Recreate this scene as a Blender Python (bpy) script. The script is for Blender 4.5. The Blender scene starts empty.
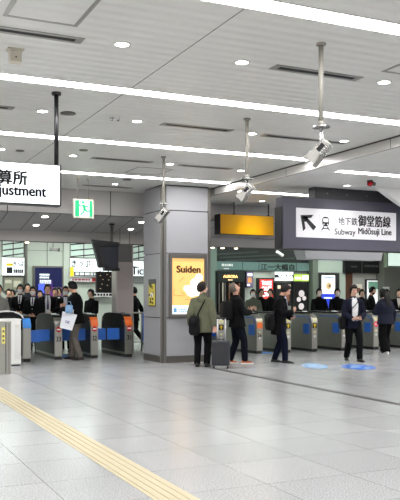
import bpy, bmesh, math, random
from mathutils import Vector, Matrix, Euler
random.seed(7)
SC = bpy.context.scene
COL = SC.collection

# ------------------------------------------------------------------ camera
F, HZ, CH = 775.0, 295.0, 1.46            # focal length in pixels, horizon row, eye height
YAW = math.radians(25.1)                  # the camera looks this far clockwise from +Y
FX, FY = math.sin(YAW), math.cos(YAW)     # forward
RX, RY = math.cos(YAW), -math.sin(YAW)    # right
cam_d = bpy.data.cameras.new('camera')
cam_d.sensor_fit = 'HORIZONTAL'; cam_d.sensor_width = 36.0
cam_d.lens = F / 400.0 * 36.0
cam_d.shift_y = (HZ - 250.0) / 400.0
cam_d.clip_end = 200
cam = bpy.data.objects.new('camera', cam_d)
cam.location = (0, 0, CH); cam.rotation_euler = (math.pi / 2, 0, -YAW)
COL.objects.link(cam); SC.camera = cam

# ------------------------------------------------------------------ light, exposure
world = bpy.data.worlds.new('world'); SC.world = world; world.use_nodes = True
world.node_tree.nodes['Background'].inputs[0].default_value = (0.9, 0.95, 1.0, 1)
world.node_tree.nodes['Background'].inputs[1].default_value = 0.5
SC.view_settings.view_transform = 'Standard'; SC.view_settings.look = 'None'
SC.view_settings.exposure = 0.0; SC.view_settings.gamma = 1.0
SC.view_settings.use_curve_mapping = False
SC.cycles.use_denoising = True
SC.cycles.max_bounces = 8
STRIP = 26.0        # radiance of the ceiling light lines
DOWN = 30.0        # radiance of the downlights
BACK = 14.0         # radiance of the unseen panels added beyond the gates
SPOT = 60.0       # power of the projector lamps

# ------------------------------------------------------------------ geometry of the photograph
def ray(u):
    k = (u - 200.0) / F
    return FX + k * RX, FY + k * RY
def at(u, v, Y):                          # point of the plane y = Y seen in pixel (u, v)
    dx, dy = ray(u); t = Y / dy
    return Vector((dx * t, Y, CH + (HZ - v) / F * t))
def atz(u, v, z=0.0):                     # point of the plane z seen in pixel (u, v)
    t = F * (CH - z) / (v - HZ); dx, dy = ray(u)
    return Vector((dx * t, dy * t, z))
def atd(u, d, z=0.0):                     # point at depth d along the view
    dx, dy = ray(u)
    return Vector((dx * d, dy * d, z))
def zat(v, d): return CH + (HZ - v) / F * d

# ------------------------------------------------------------------ materials
def lin(c):
    r = []
    for x in c:
        x = x / 255.0
        r.append(x / 12.92 if x <= 0.04045 else ((x + 0.055) / 1.055) ** 2.4)
    return (r[0], r[1], r[2], 1.0)
MATS = {}
def mat(name, c=(128, 128, 128), rough=0.5, metal=0.0, emit=0.0, noise=0.0, nscale=40.0, bump=0.0, spec=0.5, ec=None):
    if name in MATS: return MATS[name]
    m = bpy.data.materials.new(name); m.use_nodes = True
    nt = m.node_tree; b = nt.nodes['Principled BSDF']
    b.inputs['Base Color'].default_value = lin(c)
    b.inputs['Roughness'].default_value = rough; b.inputs['Metallic'].default_value = metal
    b.inputs['Specular IOR Level'].default_value = spec
    if emit:
        b.inputs['Emission Color'].default_value = lin(ec or c); b.inputs['Emission Strength'].default_value = emit
    if noise or bump:
        tc = nt.nodes.new('ShaderNodeTexCoord'); nz = nt.nodes.new('ShaderNodeTexNoise')
        nz.inputs['Scale'].default_value = nscale; nz.inputs['Detail'].default_value = 4
        nt.links.new(tc.outputs['Object'], nz.inputs['Vector'])
        if noise:
            mx = nt.nodes.new('ShaderNodeMix'); mx.data_type = 'RGBA'
            l = lin(c)
            mx.inputs['A'].default_value = tuple(x * (1 - noise) for x in l[:3]) + (1,)
            mx.inputs['B'].default_value = tuple(min(1, x * (1 + noise)) for x in l[:3]) + (1,)
            nt.links.new(nz.outputs['Fac'], mx.inputs['Factor']); nt.links.new(mx.outputs['Result'], b.inputs['Base Color'])
        if bump:
            bp = nt.nodes.new('ShaderNodeBump'); bp.inputs['Strength'].default_value = bump; bp.inputs['Distance'].default_value = 0.01
            nt.links.new(nz.outputs['Fac'], bp.inputs['Height']); nt.links.new(bp.outputs['Normal'], b.inputs['Normal'])
    MATS[name] = m
    return m

def mat_floor():
    m = bpy.data.materials.new('granite floor'); m.use_nodes = True
    nt = m.node_tree; N = nt.nodes; L = nt.links; b = N['Principled BSDF']
    tc = N.new('ShaderNodeTexCoord')
    br = N.new('ShaderNodeTexBrick'); br.offset = 0.0; br.squash = 1.0
    br.inputs['Scale'].default_value = 1.0; br.inputs['Brick Width'].default_value = 0.772; br.inputs['Row Height'].default_value = 0.772
    br.inputs['Mortar Size'].default_value = 0.0035; br.inputs['Mortar Smooth'].default_value = 0.1; br.inputs['Bias'].default_value = 0.0
    br.inputs['Color1'].default_value = lin((172, 172, 173)); br.inputs['Color2'].default_value = lin((179, 179, 180)); br.inputs['Mortar'].default_value = lin((112, 111, 110))
    mp = N.new('ShaderNodeMapping'); mp.inputs['Location'].default_value = (0.08, 0.2, 0)
    L.new(tc.outputs['Object'], mp.inputs['Vector']); L.new(mp.outputs['Vector'], br.inputs['Vector'])
    nz = N.new('ShaderNodeTexNoise'); nz.inputs['Scale'].default_value = 80.0; nz.inputs['Detail'].default_value = 5.0; nz.inputs['Roughness'].default_value = 0.75
    L.new(tc.outputs['Object'], nz.inputs['Vector'])
    rp = N.new('ShaderNodeValToRGB'); rp.color_ramp.elements[0].position = 0.38; rp.color_ramp.elements[1].position = 0.62
    rp.color_ramp.elements[0].color = (0.30, 0.30, 0.30, 1); rp.color_ramp.elements[1].color = (1.15, 1.15, 1.15, 1)
    L.new(nz.outputs['Fac'], rp.inputs['Fac'])
    mx = N.new('ShaderNodeMix'); mx.data_type = 'RGBA'; mx.blend_type = 'MULTIPLY'; mx.inputs['Factor'].default_value = 0.8
    L.new(br.outputs['Color'], mx.inputs['A']); L.new(rp.outputs['Color'], mx.inputs['B'])
    L.new(mx.outputs['Result'], b.inputs['Base Color'])
    n2 = N.new('ShaderNodeTexNoise'); n2.inputs['Scale'].default_value = 1.7; n2.inputs['Detail'].default_value = 3
    L.new(tc.outputs['Object'], n2.inputs['Vector'])
    mr = N.new('ShaderNodeMapRange'); mr.inputs['To Min'].default_value = 0.17; mr.inputs['To Max'].default_value = 0.30
    L.new(n2.outputs['Fac'], mr.inputs['Value']); L.new(mr.outputs['Result'], b.inputs['Roughness'])
    return m

def mat_ceiling():
    m = bpy.data.materials.new('ribbed ceiling panel'); m.use_nodes = True
    nt = m.node_tree; N = nt.nodes; L = nt.links; b = N['Principled BSDF']
    b.inputs['Base Color'].default_value = lin((226, 226, 221)); b.inputs['Roughness'].default_value = 0.38
    b.inputs['Specular IOR Level'].default_value = 0.5
    tc = N.new('ShaderNodeTexCoord'); sp = N.new('ShaderNodeSeparateXYZ'); L.new(tc.outputs['Object'], sp.inputs['Vector'])
    mu = N.new('ShaderNodeMath'); mu.operation = 'MULTIPLY'; mu.inputs[1].default_value = 2 * math.pi / 0.17; L.new(sp.outputs['Y'], mu.inputs[0])
    sn = N.new('ShaderNodeMath'); sn.operation = 'SINE'; L.new(mu.outputs[0], sn.inputs[0])
    bp = N.new('ShaderNodeBump'); bp.inputs['Strength'].default_value = 0.8; bp.inputs['Distance'].default_value = 0.004
    L.new(sn.outputs[0], bp.inputs['Height']); L.new(bp.outputs['Normal'], b.inputs['Normal'])
    return m

# ------------------------------------------------------------------ mesh building
class MB:
    def __init__(s): s.v = []; s.f = []
    def add(s, vs, fs):
        o = len(s.v); s.v += [tuple(v) for v in vs]; s.f += [tuple(i + o for i in f) for f in fs]; return s
    def box(s, x0, y0, z0, x1, y1, z1):
        return s.add([(x0,y0,z0),(x1,y0,z0),(x1,y1,z0),(x0,y1,z0),(x0,y0,z1),(x1,y0,z1),(x1,y1,z1),(x0,y1,z1)],
                     [(0,3,2,1),(4,5,6,7),(0,1,5,4),(1,2,6,5),(2,3,7,6),(3,0,4,7)])
    def obox(s, c, size, rot=(0,0,0)):                       # a turned box
        M = Euler(rot).to_matrix(); h = Vector(size) / 2; c = Vector(c); vs = []
        for z in (-1,1):
            for (x,y) in ((-1,-1),(1,-1),(1,1),(-1,1)): vs.append(c + M @ Vector((x*h.x, y*h.y, z*h.z)))
        return s.add(vs, [(0,3,2,1),(4,5,6,7),(0,1,5,4),(1,2,6,5),(2,3,7,6),(3,0,4,7)])
    def prism(s, poly, a, b, ax='y'):                        # polygon swept along an axis: y -> (x,z), x -> (y,z), z -> (x,y)
        n = len(poly)
        def P(p, t): return (p[0], t, p[1]) if ax == 'y' else ((t, p[0], p[1]) if ax == 'x' else (p[0], p[1], t))
        vs = [P(p, a) for p in poly] + [P(p, b) for p in poly]
        return s.add(vs, [tuple(range(n-1,-1,-1)), tuple(range(n, 2*n))] + [(i, (i+1)%n, n+(i+1)%n, n+i) for i in range(n)])
    def tube(s, pts, rad, n=10, ref=None):
        pts = [Vector(p) for p in pts]; m = len(pts); vs = []; last = None
        for i, p in enumerate(pts):
            t = (pts[min(i+1,m-1)] - pts[max(i-1,0)]).normalized()
            r = Vector(ref) if ref is not None else (last if last is not None else (Vector((0,0,1)) if abs(t.z) < .9 else Vector((0,1,0))))
            a = t.cross(r)
            if a.length < 1e-5: a = t.orthogonal()
            a.normalize(); bq = a.cross(t).normalized(); last = bq
            q = rad[i] if isinstance(rad, (list, tuple)) else rad
            rx, ry = q if isinstance(q, (list, tuple)) else (q, q)
            for k in range(n):
                w = 2*math.pi*k/n; vs.append(p + a*(math.cos(w)*rx) + bq*(math.sin(w)*ry))
        fs = [(i*n+k, i*n+(k+1)%n, (i+1)*n+(k+1)%n, (i+1)*n+k) for i in range(m-1) for k in range(n)]
        fs += [tuple(range(n-1,-1,-1)), tuple(range((m-1)*n, m*n))]
        return s.add(vs, fs)
    def cyl(s, a, b, r, n=16): return s.tube([a, b], r, n)
    def grid(s, g, ring=False):                                          # closed shell of a (rows x cols) grid of points, wrapped in columns
        R, Cn = len(g), len(g[0]); vs = [p for row in g for p in row]
        fs = [(i*Cn+k, i*Cn+(k+1)%Cn, (i+1)*Cn+(k+1)%Cn, (i+1)*Cn+k) for i in range(R-1) for k in range(Cn)]
        if ring: fs += [((R-1)*Cn+k, (R-1)*Cn+(k+1)%Cn, (k+1)%Cn, k) for k in range(Cn)]
        else: fs += [tuple(range(Cn-1,-1,-1)), tuple(range((R-1)*Cn, R*Cn))]
        return s.add(vs, fs)
    def patch(s, outer, inner):                              # thick sheet between two equal grids
        R, Cn = len(outer), len(outer[0]); o = R*Cn
        vs = [p for r in outer for p in r] + [p for r in inner for p in r]
        q = lambda i,k: i*Cn+k
        fs = []
        for i in range(R-1):
            for k in range(Cn-1):
                fs.append((q(i,k), q(i,k+1), q(i+1,k+1), q(i+1,k))); fs.append((o+q(i,k), o+q(i+1,k), o+q(i+1,k+1), o+q(i,k+1)))
        edge = [(0,k) for k in range(Cn)] + [(i,Cn-1) for i in range(1,R)] + [(R-1,k) for k in range(Cn-2,-1,-1)] + [(i,0) for i in range(R-2,0,-1)]
        for a in range(len(edge)):
            e, g = edge[a], edge[(a+1)%len(edge)]
            fs.append((q(*g), q(*e), o+q(*e), o+q(*g)))
        return s.add(vs, fs)
    def mesh(s, name):
        me = bpy.data.meshes.new(name); me.from_pydata(s.v, [], s.f); me.validate()
        b = bmesh.new(); b.from_mesh(me); bmesh.ops.recalc_face_normals(b, faces=b.faces); b.to_mesh(me); b.free()
        return me
    def build(s, name, m, parent=None, smooth=False, bevel=0.0, seg=2):
        me = s.mesh(name)
        if bevel:
            b = bmesh.new(); b.from_mesh(me)
            es = [e for e in b.edges if len(e.link_faces) == 2 and e.calc_face_angle(0) > 0.5]
            bmesh.ops.bevel(b, geom=es, offset=bevel, segments=seg, profile=0.5, affect='EDGES', clamp_overlap=True)
            b.to_mesh(me); b.free()
        return link(name, me, m, parent, smooth)
def link(name, me, m, parent=None, smooth=False):
    if m is not None:
        me.materials.clear(); me.materials.append(m)
    if smooth: me.polygons.foreach_set('use_smooth', [True] * len(me.polygons))
    o = bpy.data.objects.new(name, me); COL.objects.link(o)
    if parent is not None: o.parent = parent
    return o
def tag(o, label, cat, group=None):
    o['label'] = label; o['category'] = cat
    if group: o['group'] = group
    return o
def thing(name, label, cat, loc=(0,0,0), rz=0.0, group=None):
    o = bpy.data.objects.new(name, None); COL.objects.link(o); o.empty_display_size = 0.1
    o.location = loc; o.rotation_euler = (0, 0, rz)
    return tag(o, label, cat, group)
def struct(name, mb, m, parent=None, bevel=0.0):
    o = mb.build(name, m, parent, bevel=bevel)
    if parent is None: o['kind'] = 'structure'
    return o
def copy_tree(o, parent=None):
    c = o.copy(); COL.objects.link(c)
    if parent is not None: c.parent = parent
    for ch in list(o.children): copy_tree(ch, c)
    return c
DG = None
def evaluated(o):
    bpy.context.view_layer.update()
    dg = bpy.context.evaluated_depsgraph_get()
    return bpy.data.meshes.new_from_object(o.evaluated_get(dg))
def remesh(mb, voxel, smooth=4, name='form'):
    me = mb.mesh(name); o = bpy.data.objects.new('form', me); COL.objects.link(o)
    r = o.modifiers.new('r', 'REMESH'); r.mode = 'VOXEL'; r.voxel_size = voxel
    if smooth:
        k = o.modifiers.new('s', 'SMOOTH'); k.factor = 0.5; k.iterations = smooth
    out = evaluated(o); bpy.data.objects.remove(o); bpy.data.meshes.remove(me)
    return out
def lettering(name, body, x0, z0, x1, z1, y, m, parent=None, bold=0.0, depth=0.004, space=1.0):
    """text that fills the box x0..x1, z0..z1 of the plane y, read from -Y"""
    cu = bpy.data.curves.new('txt', 'FONT'); cu.body = body; cu.size = 1.0; cu.offset = 0.0; cu.space_character = space
    cu.resolution_u = 4
    o = bpy.data.objects.new('txt', cu); COL.objects.link(o)
    me = evaluated(o); bpy.data.objects.remove(o)
    if len(me.vertices) == 0: return None
    xs = [v.co.x for v in me.vertices]; zs = [v.co.y for v in me.vertices]
    ax, bx, az, bz = min(xs), max(xs), min(zs), max(zs)
    b = bmesh.new(); b.from_mesh(me)
    for v in b.verts:
        v.co = Vector((x0 + (v.co.x-ax)/(bx-ax)*(x1-x0), y, z0 + (v.co.y-az)/(bz-az)*(z1-z0)))
    if bold:                                                 # heavier strokes: the same glyphs again, a hair to each side
        w = bold * (z1 - z0) * 1.3; src = b.faces[:]
        for dx, dz in ((w, 0), (-w, 0), (0, w*.7), (0, -w*.7)):
            d = bmesh.ops.duplicate(b, geom=src)
            bmesh.ops.translate(b, verts=[g for g in d['geom'] if isinstance(g, bmesh.types.BMVert)], vec=(dx, 0, dz))
    r = bmesh.ops.extrude_face_region(b, geom=b.faces[:])
    for v in [g for g in r['geom'] if isinstance(g, bmesh.types.BMVert)]: v.co.y += depth
    bmesh.ops.recalc_face_normals(b, faces=b.faces)
    b.to_mesh(me); b.free()
    return link(name, me, m, parent)
def circ(cx, cz, r, n=20, a0=0.0, a1=2*math.pi):
    full = abs(a1-a0-2*math.pi) < 1e-6
    k = n if full else n+1
    return [(cx + r*math.cos(a0+(a1-a0)*i/n), cz + r*math.sin(a0+(a1-a0)*i/n)) for i in range(k)]
def seg2(p, q, w):                                           # thick 2-D stroke
    p, q = Vector(p), Vector(q); d = (q-p).normalized(); n = Vector((-d.y, d.x)) * (w/2)
    return [tuple(p+n), tuple(q+n), tuple(q-n), tuple(p-n)]
def rrect(x0, z0, x1, z1, r, n=4):
    out = []
    for cx, cz, a in ((x1-r,z1-r,0),(x0+r,z1-r,1),(x0+r,z0+r,2),(x1-r,z0+r,3)):
        out += [(cx + r*math.cos((a+i/n)*math.pi/2), cz + r*math.sin((a+i/n)*math.pi/2)) for i in range(n+1)]
    return out

# ------------------------------------------------------------------ shared materials
M_floor = mat_floor(); M_ceil = mat_ceiling()
M_strip = mat('light line', (255,255,255), 0.5, emit=STRIP, ec=(253,252,252))
M_down = mat('downlight glow', (255,255,255), 0.5, emit=DOWN, ec=(255,250,240))
M_white = mat('white enamel', (226,226,222), 0.4)
M_offw = mat('off white plastic', (205,198,180), 0.5)
M_seam = mat('dark seam', (74,72,70), 0.7)
M_joint = mat('dark joint strip', (58,56,54), 0.7)
M_dark = mat('dark slot', (22,22,23), 0.7)
M_black = mat('black enamel', (18,18,20), 0.35)
M_gloss = mat('glossy black', (12,12,14), 0.15)
M_steel = mat('brushed steel', (168,166,160), 0.34, 0.9, noise=0.06, nscale=25)
M_dsteel = mat('dull steel', (120,116,110), 0.42, 0.85)
M_chrome = mat('polished steel', (205,205,205), 0.15, 1.0)
M_rod = mat('grey painted rod', (146,143,134), 0.45)
M_panel = mat('grey wall panel', (158,158,161), 0.34, noise=0.02, nscale=3)
M_fascia = mat('grey fascia', (176,172,168), 0.45)
M_fasciaw = mat('satin white fascia', (196,193,188), 0.22)
M_soffit = mat('grey soffit', (140,138,138), 0.5)
M_base = mat('dark skirting', (92,88,82), 0.4, 0.3)
M_green = mat('pale green glass wall', (206,210,200), 0.3)
M_teal = mat('dark teal glass', (112,138,134), 0.2)
M_dgreen = mat('dark green front', (30,40,36), 0.4)
M_gold = mat('warm lit letters', (255,224,170), 0.5, emit=.9)
M_wlit = mat('white lit panel', (255,255,255), 0.5, emit=0.85, ec=(236,246,255))
M_wlitg = mat('green white lit panel', (244,255,248), 0.5, emit=0.75, ec=(225,248,236))
M_ink = mat('black lettering', (14,14,18), 0.5)
M_wink = mat('white lettering', (240,240,240), 0.5)
M_red = mat('red enamel', (200,34,36), 0.4)
M_blue = mat('blue plastic', (44,104,196), 0.4)
M_bluel = mat('bright blue plastic', (52,140,226), 0.4)
M_orange = mat('orange plastic', (236,112,44), 0.4)
M_yellow = mat('yellow plastic', (246,214,40), 0.45)
M_tactile = mat('yellow tactile paving', (178,167,138), 0.6, noise=0.05, nscale=30)

# ================================================================== THE SETTING
ZC, ZR = 3.83, 3.68                       # main ceiling, ceiling right of the pillar
XF = 7.55                                 # the step between them
YB, YS = 16.9, 18.5                       # bulkhead over the gates, second fascia
YW = 24.5                                 # shop and ticket hall wall
def mat_lines(name, c, rough, period, off, dark=(52,50,48), w=0.02, axis='X'):
    m = mat(name, c, rough); nt = m.node_tree; N = nt.nodes; L = nt.links; b = N['Principled BSDF']
    tc = N.new('ShaderNodeTexCoord'); sp = N.new('ShaderNodeSeparateXYZ'); L.new(tc.outputs['Object'], sp.inputs['Vector'])
    ad = N.new('ShaderNodeMath'); ad.operation = 'SUBTRACT'; ad.inputs[1].default_value = off; L.new(sp.outputs[axis], ad.inputs[0])
    dv = N.new('ShaderNodeMath'); dv.operation = 'DIVIDE'; dv.inputs[1].default_value = period; L.new(ad.outputs[0], dv.inputs[0])
    fr = N.new('ShaderNodeMath'); fr.operation = 'FRACT'; L.new(dv.outputs[0], fr.inputs[0])
    lt = N.new('ShaderNodeMath'); lt.operation = 'LESS_THAN'; lt.inputs[1].default_value = w/period; L.new(fr.outputs[0], lt.inputs[0])
    mx = N.new('ShaderNodeMix'); mx.data_type = 'RGBA'; mx.inputs['A'].default_value = lin(c); mx.inputs['B'].default_value = lin(dark)
    L.new(lt.outputs[0], mx.inputs['Factor']); L.new(mx.outputs['Result'], b.inputs['Base Color'])
    return m

struct('floor', MB().box(-9, -8, -0.1, 27, 27, 0), M_floor)
struct('ceiling', MB().box(-9, -8, ZC, XF, YB, ZC + 0.12), M_ceil)
struct('ceiling_lower', MB().box(XF + 0.06, -8, ZR, 27, YB, ZR + 0.12), M_ceil)
struct('ceiling_beyond', MB().box(-9, YS + 0.06, 3.35, 27, 27, 3.45), M_fascia)
struct('trim_1', MB().box(3.05, -8, ZC - 0.002, 3.058, YB, ZC), M_seam)
fas = mat_lines('white ceiling step', (200,197,192), 0.22, 3.0, 12.35 - 9, w=0.012, axis='Y')
struct('trim_2', MB().box(XF, -8, ZR - 0.012, XF + 0.06, YB, ZC + 0.1), fas)
struct('trim_3', MB().box(XF - 0.012, -8, ZC - 0.02, XF, YB, ZC), M_seam)
M_bulk = mat_lines('grey bulkhead panel', (190,187,184), 0.45, 2.33, 3.32)
M_soff = mat_lines('grey sloped soffit', (184,182,182), 0.4, 0.5825, 3.93)
struct('trim_4', MB().box(-9, YB, 3.27, 27, YB + 0.06, ZC + 0.1), M_bulk)
sl = (3.27 - 3.0) / (YS - YB - 0.06)
struct('trim_5', MB().prism([(YB + 0.06, 3.27), (YS, 3.0), (YS, 3.06), (YB + 0.06, 3.33)], -9, 27, 'x'), M_soff)
struct('trim_6', MB().box(-9, YS, 2.73, 27, YS + 0.06, 3.4), M_fascia)
struct('trim_7', MB().box(-9, YB - 0.01, 3.262, 27, YB, 3.275), M_seam)
struct('trim_8', MB().box(-9, YS - 0.012, 2.725, 27, YS, 2.745), M_seam)
struct('wall_back', MB().box(-9, YW, 0, 27, YW + 0.1, 3.35), M_green)
struct('wall_left', MB().box(-9.1, -8, 0, -9, 27, 3.9), M_panel)
struct('wall_right', MB().box(27, -8, 0, 27.1, 27, 3.9), M_panel)
struct('wall_rear', MB().box(-9, -8.1, 0, 27, -8, 3.9), M_panel)
# expansion joint in the floor and the guide path for the blind
p = atz(226, 369.5); struct('trim_9', MB().box(6.74, -8, 0, 6.84, 14.9, 0.004), M_joint)
tp = MB().box(2.045, -8, 0, 2.345, 15.3, 0.003)
for k in range(4): tp.box(2.045 + 0.035 + k*0.066, -8, 0.003, 2.045 + 0.067 + k*0.066, 15.3, 0.008)
o = struct('trim_10', tp, M_tactile)
# pillar: dark core, enamelled panels with open joints, steel corners, skirting
PX0, PX1, PY0, PY1 = 6.29, 7.43, 15.33, 16.44
pil = MB().box(PX0 + 0.03, PY0 + 0.03, 0, PX1 - 0.03, PY1 - 0.03, ZC)
pilo = struct('pillar', pil, M_seam)
zs = [0.14, 0.97, 2.36, 3.28, ZC - 0.02]
for a, b in zip(zs[:-1], zs[1:]):
    g = 0.009
    MB().box(PX0 + 0.10, PY0, a + g, PX1 - 0.06, PY0 + 0.03, b - g).build('front_panel', M_panel, pilo)
    MB().box(PX0, PY0 + 0.11, a + g, PX0 + 0.03, PY1, b - g).build('side_panel', M_panel, pilo)
    MB().box(PX1 - 0.03, PY0 + 0.06, a + g, PX1, PY1, b - g).build('side_panel', M_panel, pilo)
MB().prism([(PX0 - 0.004, PY0 + 0.10), (PX0 + 0.09, PY0 - 0.006), (PX0 + 0.10, PY0 + 0.03), (PX0 + 0.03, PY0 + 0.11)], 0.0, ZC - 0.02, 'z').build('corner_trim', M_dsteel, pilo)
MB().box(PX1 - 0.055, PY0 - 0.006, 0, PX1 + 0.004, PY0 + 0.03, ZC - 0.02).build('corner_trim', M_dsteel, pilo)
MB().box(PX0 + 0.10, PY0 - 0.004, 0, PX1 - 0.06, PY0 + 0.02, 0.14).build('skirting', M_base, pilo)
MB().box(PX0 - 0.004, PY0 + 0.11, 0, PX0 + 0.02, PY1, 0.14).build('skirting', M_base, pilo)
# slanted ceiling panel right of the subway sign
y = 12.95
P = [at(u, v, y) for u, v in ((376.5, 189.5), (400, 204.5), (440, 230))]
struct('ceiling_panel', MB().prism([(P[0].x, ZR), (P[1].x, P[1].z), (P[2].x, P[2].z), (P[2].x, ZR)], y - 0.05, y + 0.1), M_white)

# ================================================================== CEILING LIGHTS
def line_light(x0, x1, y, z, label, group):
    t = thing('ceiling_light_line', label, 'light', ((x0+x1)/2, y, z), 0, group); h = (x1-x0)/2
    MB().box(-h, -0.125, -0.006, -h+0.02, 0.125, 0).box(h-0.02, -0.125, -0.006, h, 0.125, 0).box(-h+0.02, -0.125, -0.006, h-0.02, -0.108, 0).box(-h+0.02, 0.108, -0.006, h-0.02, 0.125, 0).build('frame', M_white, t)
    MB().box(-h+0.02, -0.108, -0.004, h-0.02, 0.108, -0.001).build('diffuser', M_strip, t)
GL = 'light lines in the white ceiling'
for y, lab in ((5.51, 'glowing light line in the white ceiling, crossing the top right corner'),
               (8.5, 'long glowing ceiling light line running just above the black sign pole'),
               (11.47, 'long glowing ceiling light line passing behind the black sign pole'),
               (14.6, 'glowing ceiling light line farthest back, ending above the pillar top')):
    line_light(-8.8, XF - 0.03, y, ZC, lab, GL)
for y in (2.5, -0.5, -3.5, -6.5):
    line_light(-8.8, XF - 0.03, y, ZC, 'glowing ceiling light line behind the viewpoint', GL)
GR = 'light lines in the lower right ceiling'
line_light(8.1, 26.5, 11.5, ZR, 'glowing ceiling light line right of the step, above the red beacon', GR)
line_light(7.75, 26.5, 14.6, ZR, 'glowing ceiling light line meeting the top of the subway sign', GR)
for y in (8.5, 5.5, 2.5, -0.5):
    line_light(11.5 if y > 5 else 8.1, 26.5, y, ZR, 'glowing ceiling light line outside the view on the right', GR)

def downlight(u, v, z, label, r=0.085, beam=0):
    p = atz(u, v, z); t = thing('downlight', label, 'light', p, 0, 'round recessed downlights')
    a = circ(0, 0, r, 24); b = circ(0, 0, r*0.74, 24)
    ring = MB(); n = 24
    ring.grid([[(x, yy, 0) for x, yy in a], [(x, yy, -0.008) for x, yy in circ(0,0,r*0.97,24)], [(x, yy, -0.008) for x, yy in b], [(x, yy, 0) for x, yy in b]], True)
    ring.build('trim_ring', M_white, t, True)
    MB().prism(b, -0.005, -0.002, 'z').build('lamp_lens', M_down, t)
    if beam:
        ld = bpy.data.lights.new('beam', 'SPOT'); ld.energy = beam; ld.spot_size = math.radians(120); ld.spot_blend = 1.0; ld.shadow_soft_size = .05
        lo = bpy.data.objects.new('beam', ld); COL.objects.link(lo); lo.parent = t; lo.location = (0, 0, -.02)
for u, v, lab in ((122, 44, 'round recessed downlight, largest, between the two front light lines left of centre'),
                  (242, 62, 'round recessed downlight just left of the long air slot by the grey rod'),
                  (384, 82, 'round recessed downlight right of the grey rod and its air slot'),
                  (42.5, 111, 'round recessed downlight left of the black sign pole'),
                  (137, 121, 'round recessed downlight by the small sprinkler, left of the pillar'),
                  (252, 133.5, 'round recessed downlight beside the middle projector rod'),
                  (73, 155.5, 'round recessed downlight right of the fare sign pole, above the exit sign'),
                  (170, 164, 'round recessed downlight beside the pillar projector rod'),
                  (241, 170.5, 'round recessed downlight just above the middle projector head'),
                  (115, 184, 'round recessed downlight over the bulkhead right of the exit sign'),
                  (1, 149, 'round recessed downlight at the edge over the fare sign')):
    downlight(u, v, ZC, lab)
downlight(344, 141, ZC, 'round recessed downlight right beside the biggest projector head')
downlight(347, 185.5, ZR, 'round recessed downlight just over the subway sign', beam=60)
downlight(262, 201, ZR, 'round recessed downlight above the yellow hanging sign')
def soffit_lamp(u, v, label):
    # on the sloped soffit
    best = None
    for i in range(200):
        yy = YB + 0.08 + i*0.0075; q = at(u, v, yy); zz = 3.27 - sl*(yy - YB - 0.06)
        if best is None or abs(q.z - zz) < best[0]: best = (abs(q.z - zz), q.x, yy, zz)
    t = thing('downlight', label, 'light', best[1:], 0, 'downlights in the sloped soffit'); t.rotation_euler = (-math.atan(sl), 0, 0)
    ring = MB().grid([[(x, yy, 0) for x, yy in circ(0,0,.085,24)], [(x, yy, -0.008) for x, yy in circ(0,0,.08,24)], [(x, yy, -0.008) for x, yy in circ(0,0,.065,24)], [(x, yy, 0) for x, yy in circ(0,0,.065,24)]])
    ring.build('trim_ring', M_white, t, True); MB().prism(circ(0,0,.065,24), -0.006, -0.003, 'z').build('lamp_lens', M_down, t)
soffit_lamp(45, 216.5, 'downlight in the grey soffit, upper of two below the fare sign')
soffit_lamp(36, 225, 'downlight in the grey soffit, lower of two below the fare sign')
soffit_lamp(131, 229, 'downlight in the grey soffit right of the monitor pole')
soffit_lamp(141.5, 222, 'downlight in the grey soffit against the pillar')

def slot(u0, v0, u1, v1, z, label, w=0.17):
    a, b = atz(u0, v0, z), atz(u1, v1, z); y = (a.y + b.y)/2; h = (b.x - a.x)/2
    t = thing('air_slot', label, 'vent', ((a.x+b.x)/2, y, z), 0, 'air slots in the ceiling')
    MB().box(-h, -w/2, -0.006, h, -w*0.22, 0).box(-h, w*0.22, -0.006, h, w/2, 0).box(-h, -w*0.22, -0.006, -h+0.07, w*0.22, 0).box(h-0.07, -w*0.22, -0.006, h, w*0.22, 0).build('frame', M_steel, t)
    MB().box(-h+0.07, -w*0.22, -0.003, h-0.07, w*0.22, -0.001).build('slot', M_dark, t)
slot(-70, 22, 85, 38.5, ZC, 'long black air slot in the ceiling above the beige sensor')
slot(272, 67, 360.5, 78.5, ZC, 'long black air slot in the ceiling behind the biggest grey rod')
slot(162, 123.5, 231, 131, ZC, 'long air slot between the pillar rod and the middle rod')
slot(264, 134.5, 345, 143.5, ZC, 'long air slot running into the biggest projector head')
slot(92, 157.5, 152, 162.5, ZC, 'long air slot right of the pole of the fare sign')
slot(180, 164.5, 230, 169.5, ZC, 'thin air slot above the pillar poster side')
slot(-40, 103.5, 14, 108, ZC, 'air slot ending near the edge left of the black pole')
slot(84, 184.3, 130, 188.6, ZC, 'air slot above the bulkhead behind the exit sign')
def speaker(u, v, label, r=0.1):
    p = atz(u, v, ZC); o = MB().prism(circ(0,0,r,24), -0.012, 0, 'z').build('ceiling_speaker', M_dsteel, None); o.location = p
    tag(o, label, 'speaker', 'round ceiling speakers')
speaker(68, 113, 'dark round ceiling speaker just right of the black pole')
speaker(127, 179.5, 'dark round ceiling speaker above the bulkhead near the pillar', 0.09)
speaker(83.5, 150, 'dim round ceiling speaker under the long light line, left part', 0.07)
speaker(20, 150.5, 'dim round ceiling speaker above the fare sign panel', 0.07)
def hatch(x0, y0, x1, y1, label):
    t = thing('access_hatch', label, 'hatch', ((x0+x1)/2, (y0+y1)/2, ZC), 0, 'access hatches in the ceiling'); a, b = (x1-x0)/2, (y1-y0)/2
    w = 0.035
    MB().box(-a,-b,-.005,a,-b+w,0).box(-a,b-w,-.005,a,b,0).box(-a,-b+w,-.005,-a+w,b-w,0).box(a-w,-b+w,-.005,a,b-w,0).build('frame', M_steel, t)
    MB().box(-a+w+.006,-b+w+.006,-.004,a-w-.006,b-w-.006,0).build('door', M_ceil, t)
hatch(1.27, 5.9, 1.92, 6.66, 'square access hatch in the ceiling above the longest air slot')
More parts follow.
